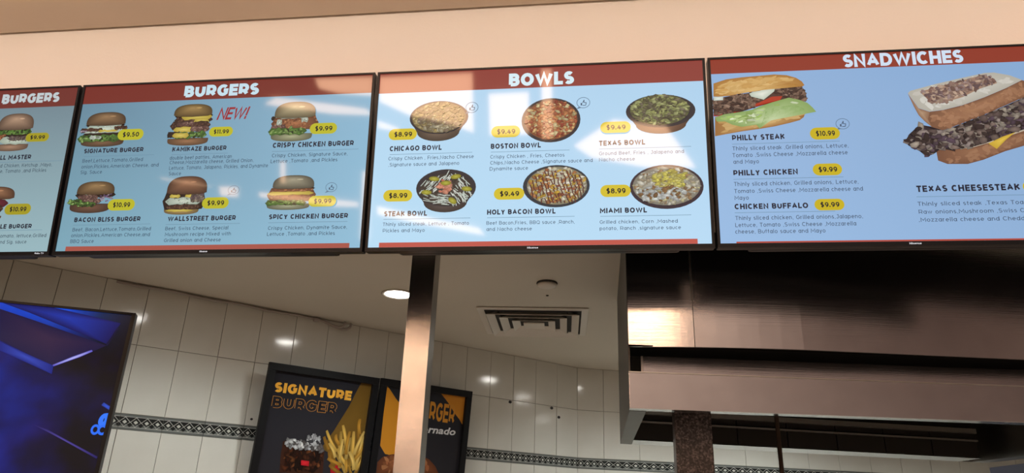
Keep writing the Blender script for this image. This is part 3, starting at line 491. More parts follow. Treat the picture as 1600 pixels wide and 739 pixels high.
downlight(0.32, 4.80, 'round recessed light hidden behind the left side of the hood', KIT_E)
downlight(1.45, 4.95, 'round recessed light behind the steel hood', KIT_E*3.6)
downlight(3.0, 5.0, 'added round recessed light, unseen, brightening the right of the back wall', KIT_E*3.6)  # unseen extra lamp, added to light the right-hand tiles

v = empty('ceiling_vent', (-0.41, 4.165, KC), (0, 0, math.radians(3))); tag(v, 'square white ceiling air vent with nested louvre rings, right of the steel post', 'vent')
def sq_ring(mb, a0, z0, a1, z1, t=0.004):
    """square ring, sloping from half-size a0 at z0 to a1 at z1"""
    P = [(-1,-1), (1,-1), (1,1), (-1,1)]; vs_ = []
    for a, z in ((a0, z0), (a1, z1), (a1, z1+t), (a0, z0+t)): vs_ += [(a*x, a*y, z) for x, y in P]
    mb.add(vs_, [(r*4+k, r*4+(k+1) % 4, ((r+1) % 4)*4+(k+1) % 4, ((r+1) % 4)*4+k) for r in range(4) for k in range(4)])
m1 = MB(); sq_ring(m1, 0.318, -0.008, 0.280, -0.010); m1.build('frame', WHITEP, v)
MB().box(-0.30, -0.30, -0.0015, 0.30, 0.30, -0.0005).build('dark_throat', VENTD, v)
for a in (0.255, 0.185, 0.115):
    q = MB(); sq_ring(q, a+0.012, -0.034, a-0.030, -0.010, 0.003); q.build('louvre_ring', WHITEP, v)
MB().box(-0.062, -0.062, -0.032, 0.062, 0.062, -0.024).build('centre_plate', WHITEP, v)
for x, y in ((-0.2, 0), (0.2, 0)):
    MB().box(x-0.004, -0.27, -0.014, x+0.004, 0.27, -0.004).build('support_bar', VENTD, v)

d = empty('smoke_detector', (-0.275, 3.40, KC)); tag(d, 'small round white detector cover on the ceiling in front of the vent', 'detector')
MB().lathe([(0.052, 0.0), (0.054, -0.006), (0.050, -0.010)], n=28).build('base_ring', VENTD, d, smooth=True)
MB().lathe([(0.050, -0.010), (0.047, -0.020), (0.030, -0.026), (0.001, -0.028)], n=28).build('cover', WHITEP, d, smooth=True)
tag(MB().lathe([(0.007, 0.0), (0.007, -0.004), (0.002, -0.005)], (-0.29, 3.62, KC), 12).build('ceiling_screw', VENTD), 'tiny dark screw head in the ceiling between detector and vent', 'screw')

def Lp(s_, z_, off=0.02): return C+dl*s_+nl*off+Vector((0, 0, z_))
cb = empty('conduit', Lp(-2.55, KC)); tag(cb, 'thin painted conduit along the ceiling joint of the tiled wall, ending in hooks', 'conduit')
def rel(pts): return [p-Lp(-2.55, KC) for p in pts]
MB().tube(rel([Lp(-3.3+0.1*k, 2.676-0.004*math.sin(k*1.7), 0.014) for k in range(12)]+[Lp(-2.185, 2.678, 0.016)]), 0.0075).build('pipe', CABLE, cb, smooth=True)
MB().tube(rel([Lp(-2.20, 2.674, 0.018), Lp(-2.165, 2.673, 0.020)]), 0.0135, 10).build('collar', CABLE, cb)
MB().tube(rel([Lp(-2.17, 2.677, 0.018), Lp(-2.13, 2.668, 0.022), Lp(-2.08, 2.652, 0.03), Lp(-2.045, 2.646, 0.04), Lp(-2.02, 2.652, 0.05), Lp(-2.01, 2.669, 0.055), Lp(-2.008, 2.684, 0.06)]), 0.0085).build('hook', CABLE, cb, smooth=True)
MB().tube(rel([Lp(-2.06, 2.647, 0.036), Lp(-2.02, 2.640, 0.036), Lp(-1.985, 2.645, 0.036), Lp(-1.965, 2.66, 0.038), Lp(-1.962, 2.684, 0.042)]), 0.0085).build('hook', CABLE, cb, smooth=True)

# ------------------------------------------------------------------ steel post
p = empty('steel_post', (-0.712, 2.66, 0)); tag(p, 'square post clad in brushed stainless steel between the two posters', 'post')
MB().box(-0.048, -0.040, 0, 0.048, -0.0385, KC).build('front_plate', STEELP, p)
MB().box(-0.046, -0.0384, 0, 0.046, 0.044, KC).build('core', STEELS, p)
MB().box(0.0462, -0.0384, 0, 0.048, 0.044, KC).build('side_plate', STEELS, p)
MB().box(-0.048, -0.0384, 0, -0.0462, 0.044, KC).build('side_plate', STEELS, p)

# ------------------------------------------------------------------ extraction hood
H0 = Vector((0.0872, 2.45, 0)); dh = Vector((math.cos(math.radians(8)), math.sin(math.radians(8)), 0)); dd = Vector((0.006, 1, 0)).normalized()
ZC, ZA, ZL = 1.9415, 2.152, 2.0627
R0 = Vector((0.080, 3.70, 0)); dr = Vector((math.cos(math.radians(17)), math.sin(math.radians(17)), 0))
LEN = 2.15
def hp(s_, t, z):            # s along the front, t back from the front plane
    q = H0+dh*s_+dd*t; return Vector((q.x, q.y, z))
hood = empty('extraction_hood', H0+dh*1.05); base = H0+dh*1.05
tag(hood, 'large stainless steel kitchen extraction hood hanging from the ceiling at the right', 'hood')
def hb(pts8): return MB().hexa([q-base for q in pts8])
def hslab(s0, s1, t0, t1, z0, z1): return hb([hp(s0,t0,z0), hp(s1,t0,z0), hp(s1,t1,z0), hp(s0,t1,z0), hp(s0,t0,z1), hp(s1,t0,z1), hp(s1,t1,z1), hp(s0,t1,z1)])
def bulge(s_): return -0.14*s_ if s_ < 0.12 else (-0.0168-0.14*((s_-0.12)-(s_-0.12)**2/1.0) if s_ < 0.62 else -0.0518*max(0.0, (LEN-s_)/(LEN-0.62)))
def sheet(name, s0, s1, z0, z1, n):
    P = [base*0]*0; v_ = []; f_ = []
    for k in range(n+1):
        s_ = s0+(s1-s0)*k/n; t = bulge(s_)
        for tt, z in ((t, z0), (t, z1), (t+0.008, z1), (t+0.008, z0)): v_.append(hp(s_, tt, z)-base)
    for k in range(n): f_ += [(k*4+j, k*4+(j+1) % 4, k*4+4+(j+1) % 4, k*4+4+j) for j in range(4)]
    f_ += [(3, 2, 1, 0), (n*4, n*4+1, n*4+2, n*4+3)]
    q = MB(); q.add(v_, f_); return q.build(name, STEEL, hood, smooth=False)
sheet('upper_panel', 0.002, 0.2285, ZA, KC, 10)
sheet('upper_panel', 0.2305, LEN, ZA, KC, 26)
hslab(0.2265, 0.2325, bulge(0.23)-0.003, bulge(0.23)-0.0005, 2.316, KC).build('seam_strip', RAIL, hood)
hslab(0.002, LEN, -0.012, 0.16, ZA+0.0005, ZA+0.0045).build('slot_shade_sheet', MATTE, hood)  # shade of the slot put into the black colour of this sheet
hslab(0.058, LEN, 0.150, 0.160, ZL-0.01, ZA).build('recessed_panel', STEEL, hood)
hslab(0.050, 0.0575, 0.148, 0.162, ZL-0.01, ZA).build('edge_strip', RAIL, hood)
hslab(0.0, LEN, 0.0, 0.010, ZC, ZL).build('lip', STEEL, hood, bev=0.0012)
hslab(0.0, LEN, -0.002, 0.014, ZL+0.0002, ZL+0.0035).build('lip_edge', RAIL, hood)
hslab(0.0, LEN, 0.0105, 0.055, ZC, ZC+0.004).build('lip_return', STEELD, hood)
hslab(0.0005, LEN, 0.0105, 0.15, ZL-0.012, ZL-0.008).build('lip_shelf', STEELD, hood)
# left side sheet, right side sheet, flanges under them
def side(s_, s2, z0, z1, name, mat, t0=0.013):
    a, b_ = hp(s_, t0, 0), hp(s2, t0, 0); e = R0 if s_ < 1 else R0+dr*1.97; g = e+dr*(s2-s_)
    MB().hexa([Vector((q.x, q.y, z0))-base for q in (a, b_, g, e)]+[Vector((q.x, q.y, z1))-base for q in (a, b_, g, e)]).build(name, mat, hood)
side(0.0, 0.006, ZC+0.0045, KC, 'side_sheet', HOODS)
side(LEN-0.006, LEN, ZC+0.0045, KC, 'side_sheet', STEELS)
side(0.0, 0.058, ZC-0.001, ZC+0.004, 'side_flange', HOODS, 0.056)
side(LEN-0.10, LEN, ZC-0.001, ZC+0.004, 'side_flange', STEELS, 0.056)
def rp(s_, t, z):            # along the rear edge, t towards the front
    q = R0+dr*s_-Vector((0, 1, 0))*t; return Vector((q.x, q.y, z))-base
def rslab(s0, s1, t0, t1, z0, z1): return MB().hexa([rp(s0,t1,z0), rp(s1,t1,z0), rp(s1,t0,z0), rp(s0,t0,z0), rp(s0,t1,z1), rp(s1,t1,z1), rp(s1,t0,z1), rp(s0,t0,z1)])
rslab(0.0, 1.97, 0.0, 0.006, ZC, KC).build('rear_sheet', STEELS, hood)
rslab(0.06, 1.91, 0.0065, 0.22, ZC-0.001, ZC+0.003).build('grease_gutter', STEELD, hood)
for k in range(7):
    s0 = 0.06+k*0.264
    rslab(s0+0.003, s0+0.261, 0.200, 0.222, ZC+0.004, 2.022).build('filter', FILTER, hood)
    rslab(s0+0.003, s0+0.261, 0.190, 0.215, 2.037, 2.062).build('filter_top', FILTER, hood)
rslab(0.06, 1.91, 0.200, 0.235, 2.0225, 2.0300).build('rail', RAIL, hood)
rslab(0.06, 1.91, 0.205, 0.235, 2.0625, 2.086).build('upper_channel', RAIL, hood)
rslab(0.06, 1.91, 0.18, 0.195, 2.087, 2.5).build('inner_sheet', FILTER, hood)

# granite post and rod behind the hood lip
tag(MB().box(-0.067, 0, 0, 0.067, 0.10, 2.02).build('granite_post', GRANITE, bev=0.003), 'brown speckled granite post rising under the left end of the hood', 'post').location = (0.3285, 2.75, 0)
rd = empty('metal_rod', (0.6625, 2.9, 0)); tag(rd, 'thin upright brown metal rod under the hood, right of the granite post', 'rod')
MB().tube([(0, 0, 0), (0, 0, 2.05)], 0.0085, 12).build('rod', ROD, rd, smooth=True)
MB().lathe([(0.03, 0), (0.03, 0.006), (0.012, 0.012)], n=16).build('foot_flange', ROD, rd)
cbn = empty('tall_cabinet', (2.62, 4.55, 0)); tag(cbn, 'dark navy cabinet at the right edge, below the hood end', 'cabinet')
MB().box(-0.30, -0.28, 0.08, 0.30, 0.28, 1.955).build('body', NAVY, cbn, bev=0.006)
MB().box(-0.28, -0.26, 0.0, 0.28, 0.26, 0.079).build('plinth', BLACK, cbn)
MB().box(-0.295, -0.302, 0.10, 0.295, -0.281, 1.945).build('door', NAVY, cbn, bev=0.004)

# ------------------------------------------------------------------ food pictures (flat print, normalised 0..1, y down)
def wavy(x0, x1, y, amp, n, y2, seed=0):
    rnd = random.Random(seed); top = [(x0+(x1-x0)*k/n, y+rnd.uniform(-amp, amp)) for k in range(n+1)]
    bot = [(x0+(x1-x0)*k/n, y2+rnd.uniform(-amp, amp)*(1.6 if k % 2 else 0.5)) for k in range(n, -1, -1)]
    d_ = (y2-y)*0.36; i_ = (x1-x0)*0.03
    top[0] = (x0+i_, y+d_); top[-1] = (x1-i_, y+d_); bot[0] = (x1-i_*0.6, y2-d_); bot[-1] = (x0+i_*0.6, y2-d_)
    return [(x0, (y+y2)/2)]+top+[(x1, (y+y2)/2)]+bot
def dome(x0, x1, y0, y1, n=22, sq=0.62):
    cx, rx = (x0+x1)/2, (x1-x0)/2
    pts = [(cx-rx*math.copysign(abs(math.cos(t))**0.8, math.cos(t)), y1-(y1-y0)*math.sin(t)**sq) for t in (math.pi*k/n for k in range(n+1))]
    return pts+[(cx+rx*0.8, y1+0.035), (cx, y1+0.05), (cx-rx*0.8, y1+0.035)]
def under(x0, x1, y0, y1):
    cx, rx = (x0+x1)/2, (x1-x0)/2
    return [(x0, y0), (cx, y0-0.015), (x1, y0)]+[(cx+rx*math.cos(t), y0+(y1-y0)*(0.35+0.65*math.sin(t)**0.7)) for t in (math.pi*k/12 for k in range(13))]
def burger(F, top, bot, bun, bunl, layers, hi=0.35, sesame=False, bot_c=None):
    bc = bot_c or bun
    F.shaded(under(*bot), [v*0.62 for v in bc], [min(255, v*1.12) for v in bc], ((bot[0]+bot[1])/2, bot[2]+(bot[3]-bot[2])*0.35))
    for kind, x0, x1, y0, y1 in layers:
        sd = int(x0*100+y0*1000)
        if kind == 'dark': F.shaded(wavy(x0, x1, y0, 0.01, 14, y1, sd), (30, 20, 16), (48, 34, 26))
        elif kind in ('patty', 'chicken', 'shred', 'bacon'):
            pal = {'patty': [(74, 48, 38), (96, 64, 50), (58, 38, 32), (110, 78, 60)], 'chicken': [(150, 92, 60), (172, 112, 74), (128, 74, 48), (186, 130, 88)],
                   'shred': [(120, 104, 92), (146, 132, 116), (84, 72, 66), (104, 84, 92)], 'bacon': [(128, 92, 84), (96, 66, 60), (150, 118, 104)]}[kind]
            r = wavy(x0, x1, y0, 0.018, 12, y1, sd); F.shaded(r, [v*0.6 for v in pal[0]], pal[1]); F.chips(r, 60, 0.02, pal, 1.7, inset=0.5)
        elif kind == 'cheese':
            F.shaded(wavy(x0, x1, y0, 0.012, 9, y1, sd), (170, 150, 58), (214, 194, 98))
        elif kind == 'white':
            F.shaded(wavy(x0, x1, y0, 0.02, 9, y1, sd), (150, 164, 150), (204, 212, 196)); F.chips(wavy(x0, x1, y0, 0.0, 4, y1, 1), 12, 0.018, [(214, 220, 206), (150, 160, 140)], 1.6)
        elif kind == 'lettuce':
            r = wavy(x0, x1, y0, 0.025, 16, y1, sd); F.shaded(r, (52, 84, 34), (112, 146, 70)); F.chips(r, 46, 0.022, [(92, 136, 56), (140, 172, 96), (60, 92, 40), (40, 52, 28)], 1.8, inset=0.4)
        elif kind == 'tomato': F.shaded(wavy(x0, x1, y0, 0.012, 8, y1, sd), (120, 44, 36), (168, 74, 56))
        elif kind == 'beet': F.shaded(wavy(x0, x1, y0, 0.012, 8, y1, sd), (74, 20, 34), (116, 40, 54))
        elif kind == 'onion':
            r = wavy(x0, x1, y0, 0.01, 8, y1, sd); F.chips(r, 16, 0.02, [(150, 120, 150), (118, 92, 128), (178, 160, 172)], 2.4)
    d_ = dome(*top); cx = (top[0]+top[1])/2
    F.shaded(d_, [v*0.55 for v in bun], bunl, (cx-0.02, top[2]+(top[3]-top[2])*hi), 6, 0.8)
    pass
    F.poly(ell(cx+0.12, top[2]+(top[3]-top[2])*0.36, 0.07, 0.022, 12), [min(255, v*1.16) for v in bunl], bunl)
def bowl(F, rim, inner, side_c, pals, n, size, extra=None, foot=0.72, side_y=0.97, rim_c=(38, 36, 40), aspect=1.6):
    cx, cy, rx, ry = rim
    sp = [(cx-rx*0.97, cy+ry*0.15)]+[(cx+rx*foot*math.cos(t), side_y-0.22+0.22*math.sin(t)) for t in (math.pi-math.pi*k/14 for k in range(15))]+[(cx+rx*0.97, cy+ry*0.15)]
    F.shaded(sp, [v*0.55 for v in side_c], side_c, (cx-0.05, cy+ry*0.9))
    F.shaded(ell(cx, cy, rx, ry, 36), [v*1.25 for v in rim_c], [v*0.7 for v in rim_c], n=3)
    ix, iy, irx, iry = inner; r = ell(ix, iy, irx, iry, 30)
    F.shaded(r, [v*0.62 for v in pals[0][0]], pals[0][1])
    for reg, pal, cnt in ([(r, pals[0], n)] if not extra else [(r, pals[0], n)]+extra): F.chips(reg, int(cnt*1.35), size*1.1, pal, aspect, inset=0.6)
def pic(kind, F):
    if kind == 'grill':
        burger(F, (0.10, 0.97, 0.02, 0.40), (0.05, 0.92, 0.80, 0.97), (150, 118, 96), (178, 146, 120), [('white', 0.05, 0.95, 0.36, 0.62), ('lettuce', 0.05, 0.95, 0.40, 0.58), ('chicken', 0.0, 0.42, 0.55, 0.72), ('dark', 0.3, 0.9, 0.56, 0.66), ('white', 0.2, 0.95, 0.62, 0.80), ('shred', 0.4, 0.95, 0.60, 0.72)])
    elif kind == 'jungle':
        burger(F, (0.02, 0.98, 0.02, 0.36), (0.1, 0.75, 0.88, 0.99), (128, 84, 60), (160, 116, 84), [('white', 0.05, 0.9, 0.34, 0.42), ('beet', 0.02, 0.86, 0.40, 0.62), ('patty', 0.05, 0.76, 0.56, 0.78), ('lettuce', 0.02, 0.68, 0.74, 0.99)])
    elif kind == 'signature':
        burger(F, (0.14, 0.94, 0.02, 0.36), (0.08, 0.95, 0.80, 0.99), (122, 92, 64), (150, 118, 84), [('dark', 0.12, 0.93, 0.33, 0.42), ('white', 0.12, 0.93, 0.38, 0.62), ('patty', 0.02, 0.50, 0.46, 0.58), ('onion', 0.0, 0.2, 0.50, 0.58), ('patty', 0.72, 0.99, 0.42, 0.52), ('white', 0.12, 0.52, 0.56, 0.62), ('cheese', 0.4, 0.8, 0.52, 0.58), ('dark', 0.08, 0.9, 0.60, 0.74), ('lettuce', 0.0, 0.93, 0.66, 0.84), ('white', 0.25, 0.5, 0.68, 0.78)], bot_c=(112, 84, 62))
    elif kind == 'kamikaze':
        burger(F, (0.09, 0.96, 0.01, 0.27), (0.01, 0.93, 0.82, 0.99), (136, 108, 58), (160, 130, 80), [('dark', 0.1, 0.97, 0.22, 0.34), ('patty', 0.10, 0.98, 0.30, 0.46), ('cheese', 0.26, 0.96, 0.24, 0.38), ('cheese', 0.55, 0.9, 0.36, 0.50), ('patty', 0.02, 0.95, 0.42, 0.60), ('bacon', 0.18, 0.60, 0.44, 0.52), ('cheese', 0.12, 0.6, 0.55, 0.68), ('bacon', 0.5, 0.94, 0.54, 0.68), ('dark', 0.0, 0.25, 0.66, 0.80), ('lettuce', 0.15, 0.9, 0.68, 0.82), ('cheese', 0.12, 0.5, 0.70, 0.81)], bot_c=(138, 100, 70))
    elif kind == 'crispy':
        burger(F, (0.10, 0.92, 0.02, 0.38), (0.06, 0.88, 0.80, 0.99), (152, 140, 104), (182, 170, 132), [('dark', 0.03, 0.2, 0.36, 0.46), ('chicken', 0.04, 0.99, 0.38, 0.70), ('white', 0.12, 0.75, 0.35, 0.43), ('white', 0.15, 0.26, 0.44, 0.60), ('white', 0.64, 0.78, 0.40, 0.52), ('bacon', 0.05, 0.35, 0.58, 0.72), ('lettuce', 0.0, 0.78, 0.66, 0.82)], bot_c=(150, 152, 118))
    elif kind == 'bacon':
        burger(F, (0.16, 0.95, 0.01, 0.38), (0.05, 0.90, 0.70, 0.98), (126, 94, 60), (152, 122, 82), [('dark', 0.12, 0.98, 0.34, 0.50), ('white', 0.28, 0.60, 0.34, 0.42), ('bacon', 0.18, 0.62, 0.42, 0.56), ('onion', 0.60, 0.97, 0.36, 0.66), ('bacon', 0.16, 0.7, 0.54, 0.70), ('lettuce', 0.0, 0.30, 0.56, 0.72), ('lettuce', 0.20, 0.60, 0.64, 0.78)], bot_c=(104, 74, 58))
    elif kind == 'wallstreet':
        burger(F, (0.09, 0.97, 0.02, 0.44), (0.08, 0.84, 0.82, 0.99), (116, 76, 54), (150, 106, 78), [('dark', 0.02, 0.97, 0.42, 0.86), ('cheese', 0.16, 0.40, 0.48, 0.56), ('cheese', 0.50, 0.70, 0.48, 0.57), ('white', 0.08, 0.88, 0.56, 0.74), ('shred', 0.62, 0.93, 0.46, 0.68), ('patty', 0.12, 0.88, 0.74, 0.86), ('cheese', 0.12, 0.72, 0.86, 0.91)], bot_c=(168, 140, 88))
    elif kind == 'spicy':
        burger(F, (0.12, 0.94, 0.02, 0.36), (0.04, 0.88, 0.82, 0.99), (134, 130, 110), (160, 154, 130), [('dark', 0.2, 0.96, 0.34, 0.44), ('chicken', 0.02, 0.99, 0.38, 0.76), ('cheese', 0.02, 0.95, 0.48, 0.58), ('lettuce', 0.0, 0.82, 0.72, 0.86)], bot_c=(142, 146, 118))
    elif kind == 'chicago':
        bowl(F, (0.5, 0.40, 0.5, 0.40), (0.5, 0.40, 0.46, 0.37), (118, 100, 84), [[(176, 156, 100), (196, 178, 126), (154, 134, 84), (170, 150, 110)]], 170, 0.026,
             [([(0.08, 0.42), (0.3, 0.36), (0.6, 0.5), (0.92, 0.56), (0.8, 0.72), (0.5, 0.80), (0.2, 0.68)], [(150, 138, 106), (170, 156, 122), (120, 106, 80), (128, 112, 94), (186, 176, 146)], 80)])
    elif kind == 'boston':
        bowl(F, (0.5, 0.5, 0.5, 0.5), (0.5, 0.49, 0.45, 0.45), (70, 52, 44), [[(188, 112, 72), (204, 134, 84), (164, 84, 56), (214, 176, 116), (150, 66, 48), (206, 190, 142)]], 260, 0.026, side_y=0.99)
    elif kind == 'texas':
        bowl(F, (0.5, 0.42, 0.5, 0.40), (0.49, 0.39, 0.43, 0.37), (150, 108, 84), [[(140, 144, 92), (164, 166, 104), (104, 100, 72), (120, 112, 92), (176, 180, 122), (86, 80, 62)]], 270, 0.024)
    elif kind == 'steak':
        bowl(F, (0.5, 0.42, 0.5, 0.42), (0.5, 0.46, 0.44, 0.36), (92, 80, 76), [[(80, 74, 66), (96, 86, 78), (70, 62, 54)]], 60, 0.03)
        for k in range(170):
            x, y = random.uniform(0.08, 0.92), random.uniform(0.10, 0.80)
            if not inside(x, y, ell(0.5, 0.46, 0.44, 0.36)) or inside(x, y, ell(0.5, 0.40, 0.16, 0.18)): continue
            t = (1.1 if x > 0.6 else (0.2 if y > 0.55 else 2.2))+random.uniform(-0.35, 0.35); l_ = random.uniform(0.04, 0.08)
            F.stroke((x-l_*math.cos(t), y-l_*math.sin(t)), (x+l_*math.cos(t), y+l_*math.sin(t)), 0.014, random.choice([(214, 224, 214), (196, 208, 196), (226, 230, 220)]), 0.85)
        F.chips(ell(0.48, 0.40, 0.17, 0.18), 34, 0.032, [(206, 132, 106), (222, 152, 124), (190, 112, 90)], 1.5, 0.82)
        for x, y, a in ((0.18, 0.52, 0.1), (0.30, 0.22, 0.2), (0.66, 0.18, -0.2), (0.85, 0.46, 0.2), (0.62, 0.72, 0.9), (0.5, 0.32, 0)):
            F.shaded(ell(x, y, 0.09, 0.055, 14, a), (128, 122, 34), (182, 178, 70))
    elif kind == 'holy':
        bowl(F, (0.5, 0.5, 0.5, 0.5), (0.51, 0.49, 0.45, 0.45), (44, 42, 44), [[(202, 194, 160), (214, 206, 176), (198, 160, 66), (186, 122, 70), (220, 214, 196), (170, 104, 60)]], 190, 0.030, side_y=0.99, rim_c=(34, 40, 46))
        for k in range(16):
            x = 0.10+k*0.055
            for j in range(7):
                y0 = 0.14+j*0.11
                if inside(x+0.02*j-0.05, y0, ell(0.51, 0.49, 0.42, 0.42)): F.stroke((x+0.02*j-0.05, y0), (x+0.02*(j+1)-0.05+random.uniform(-0.02, 0.02), y0+0.11), 0.018, (98, 50, 44))
        F.chips(ell(0.51, 0.49, 0.42, 0.42), 40, 0.026, [(222, 214, 190), (208, 166, 60), (150, 84, 60)], 1.6)
    elif kind == 'miami':
        bowl(F, (0.5, 0.5, 0.5, 0.5), (0.5, 0.48, 0.46, 0.44), (44, 38, 42), [[(196, 190, 170), (210, 206, 190), (176, 162, 136), (160, 128, 92), (204, 196, 150)]], 240, 0.026,
             [(ell(0.55, 0.34, 0.26, 0.24), [(206, 196, 92), (216, 206, 120), (190, 176, 84)], 60), (ell(0.42, 0.66, 0.36, 0.2), [(214, 218, 212), (198, 200, 196), (140, 104, 66)], 70)], side_y=0.99, rim_c=(40, 32, 40), aspect=1.8)
    elif kind == 'philly':
        meat = [(112, 84, 70), (136, 106, 88), (84, 60, 50), (150, 122, 104), (66, 46, 40)]
        F.shaded(PH_BOT, (150, 104, 54), (206, 170, 110), (0.45, 0.80)); F.chips(PH_BOT, 60, 0.03, [(194, 158, 100), (202, 166, 108), (186, 148, 90)], 2.2, 0.99, -0.15)
        F.shaded(PH_MEAT, (60, 40, 34), (84, 58, 50)); F.shaded(PH_TOM, (150, 40, 26), (186, 66, 40))
        F.chips(PH_MEAT[:5]+PH_MEAT[-4:], 190, 0.020, meat, 1.9, inset=0.4); F.chips(PH_MEAT[4:12], 150, 0.018, meat, 1.9, inset=0.4)
        F.ngon(PH_TOM[3:8], (172, 54, 32))
        F.shaded(PH_LET, (132, 160, 92), (196, 210, 166), (0.55, 0.75)); F.chips(PH_LET, 50, 0.02, [(150, 180, 96), (206, 218, 180), (176, 200, 130)], 2.4, 0.92, -0.2)
        F.shaded(PH_CHE, (190, 200, 190), (224, 228, 218)); F.shaded(PH_CHE2, (186, 196, 180), (228, 230, 218))
        F.shaded(PH_TOP, (166, 116, 54), (218, 182, 118), (0.40, 0.30)); F.chips(PH_TOP, 90, 0.024, [(204, 164, 100), (212, 174, 112), (196, 152, 86)], 2.4, 0.99, -0.2)
    elif kind == 'toast':
        F.shaded(TO_BREADW, (176, 160, 140), (206, 192, 172)); F.shaded(TO_BOT, (112, 74, 54), (160, 116, 84))
        F.chips(TO_BOT, 50, 0.016, [(148, 106, 78), (154, 112, 83), (140, 98, 72)], 1.8, 0.99)
        F.shaded(TO_MEAT, (40, 32, 36), (62, 50, 50))
        F.chips(TO_MEAT, 420, 0.023, [(92, 76, 72), (124, 106, 98), (62, 48, 46), (146, 132, 126), (84, 66, 80), (158, 146, 132), (48, 36, 36)], 1.4, inset=0.35)
        F.shaded(TO_CHE, (196, 160, 50), (222, 190, 76))
        F.shaded(TO_CRUSTL, (138, 102, 78), (176, 146, 118)); F.shaded(TO_CRUSTF, (118, 80, 58), (172, 126, 92)); F.chips(TO_CRUSTF, 110, 0.016, [(156, 112, 82), (162, 118, 88), (150, 106, 78)], 1.8, 0.99)
        F.shaded(TO_TOPFACE, (176, 172, 160), (206, 202, 192)); F.chips(TO_TOPFACE, 60, 0.02, [(200, 196, 186), (195, 190, 180), (204, 201, 192)], 2, 0.99)
        F.shaded(TO_GRILL, (162, 130, 108), (130, 104, 96)); F.chips(TO_GRILL, 260, 0.012, [(140, 112, 100), (106, 84, 84), (176, 150, 130), (150, 128, 124), (124, 94, 84)], 2.0, 0.9, inset=0.1)

# ------------------------------------------------------------------ menu screens
TW, TH = 1.119, 0.64757
TILT = 0.12031538
TVX = {1: -2.2600, 2: -1.12845, 3: 0.0, 4: 1.12752}
O3 = Vector((-0.7710, 2.0248, 3.0260))
EZ = Vector((0, -math.sin(TILT), math.cos(TILT)))
# off-axis dimming put into corner colours: top left, top right, bottom right, bottom left
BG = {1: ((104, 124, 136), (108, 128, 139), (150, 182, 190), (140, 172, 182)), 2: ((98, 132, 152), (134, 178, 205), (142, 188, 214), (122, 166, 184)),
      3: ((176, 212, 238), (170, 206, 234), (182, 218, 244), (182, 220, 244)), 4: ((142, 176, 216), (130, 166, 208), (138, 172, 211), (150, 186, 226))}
BAND = {1: (112, 50, 44), 2: (118, 46, 38), 3: (140, 62, 54), 4: (142, 56, 40)}
STRIPC = {2: (166, 82, 70), 3: (190, 84, 72), 4: (176, 66, 48)}
LAB = {1: 'leftmost wall menu screen headed BURGERS, cut off by the left frame edge', 2: 'wall menu screen of six burgers headed BURGERS with a red NEW! mark',
       3: 'wall menu screen of six food bowls headed BOWLS', 4: 'rightmost wall menu screen headed SNADWICHES with two large sandwiches'}
scr = {}
def tvf(p): return (p[0]-TW/2, TH-p[1])
for k in (1, 2, 3, 4):
    root = empty('menu_screen', O3+Vector((TVX[k]+TW/2, 0, 0))-EZ*TH, (TILT, 0, 0))
    tag(root, LAB[k], 'screen', 'menu screens on the front wall')
    MB().box(-TW/2, 0.003, 0.0, TW/2, 0.034, TH).build('casing', BLACK, root, bev=0.003)
    MB().box(-TW*0.41, 0.0345, 0.001, TW*0.41, 0.072, TH*0.52).build('rear_housing', BLACK, root, bev=0.01)
    fr = MB(); bw_, tp, ch = 0.0085, 0.0065, 0.0135
    for x0, z0, x1, z1 in ((-TW/2, 0, TW/2, ch), (-TW/2, TH-tp, TW/2, TH), (-TW/2, ch, -TW/2+bw_, TH-tp), (TW/2-bw_, ch, TW/2, TH-tp)): fr.box(x0, -0.004, z0, x1, 0.0028, z1)
    fr.build('bezel', BEZEL, root)
    wm = MB(); wm.box(-0.16, 0.0725, 0.22, 0.16, 0.078, 0.32)
    for x in (-0.13, 0.13): wm.box(x-0.012, 0.0725, 0.24, x+0.012, 0.130, 0.275)
    wm.build('wall_bracket', BLACK, root)
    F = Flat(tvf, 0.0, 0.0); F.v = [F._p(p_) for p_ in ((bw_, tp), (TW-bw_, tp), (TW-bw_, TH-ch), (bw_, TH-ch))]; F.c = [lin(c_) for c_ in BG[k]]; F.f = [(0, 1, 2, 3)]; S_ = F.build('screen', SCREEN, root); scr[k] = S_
    bb_ = [b_ for kk, b_ in BANDS if kk == k][0]
    F = Flat(tvf, 0.0003); F.poly([(bw_, tp), (TW-bw_, tp), (TW-bw_, bb_), (bw_, bb_)], BAND[k]); F.build('header_band', SCREEN, S_)
for k, a0, b0, a1 in STRIPS:
    F = Flat(tvf, 0.0003); F.poly([(a0, b0), (a1, b0), (a1, TH-0.0145), (a0, TH-0.0145)], STRIPC[k]); F.build('footer_strip', SCREEN, scr[k])
for k, s_, a0, b0, a1, cap in HEADS: lettering2('heading', tvf, s_, a0, b0, a1, cap, {1: (190, 200, 204), 2: (196, 222, 234), 3: (214, 236, 244), 4: (206, 222, 240)}[k], SCREEN, scr[k], 0.27 if k != 4 else 0.24, gap=0.07)
for k, s_, a0, b0, a1, cap in NAMES: lettering2('dish_name', tvf, s_, a0, b0, a1, cap, (24, 30, 48), SCREEN, scr[k], 0.24, gap=0.14)
for k, s_, a0, b0, a1, cap in DESC: lettering2('dish_description', tvf, s_, a0, b0, a1, cap, {1: (64, 84, 96), 2: (62, 88, 108), 3: (84, 106, 128), 4: (72, 92, 116)}[k], SCREEN, scr[k], 0.135, gap=0.15)
for k, a0, b0, a1 in RULES:
    F = Flat(tvf, 0.0004); F.poly([(a0, b0), (a1, b0), (a1, b0+0.0014), (a0, b0+0.0014)], (104, 138, 160)); F.build('rule_line', SCREEN, scr[k])
PNAME = {'philly': 'sandwich_picture', 'toast': 'sandwich_picture'}
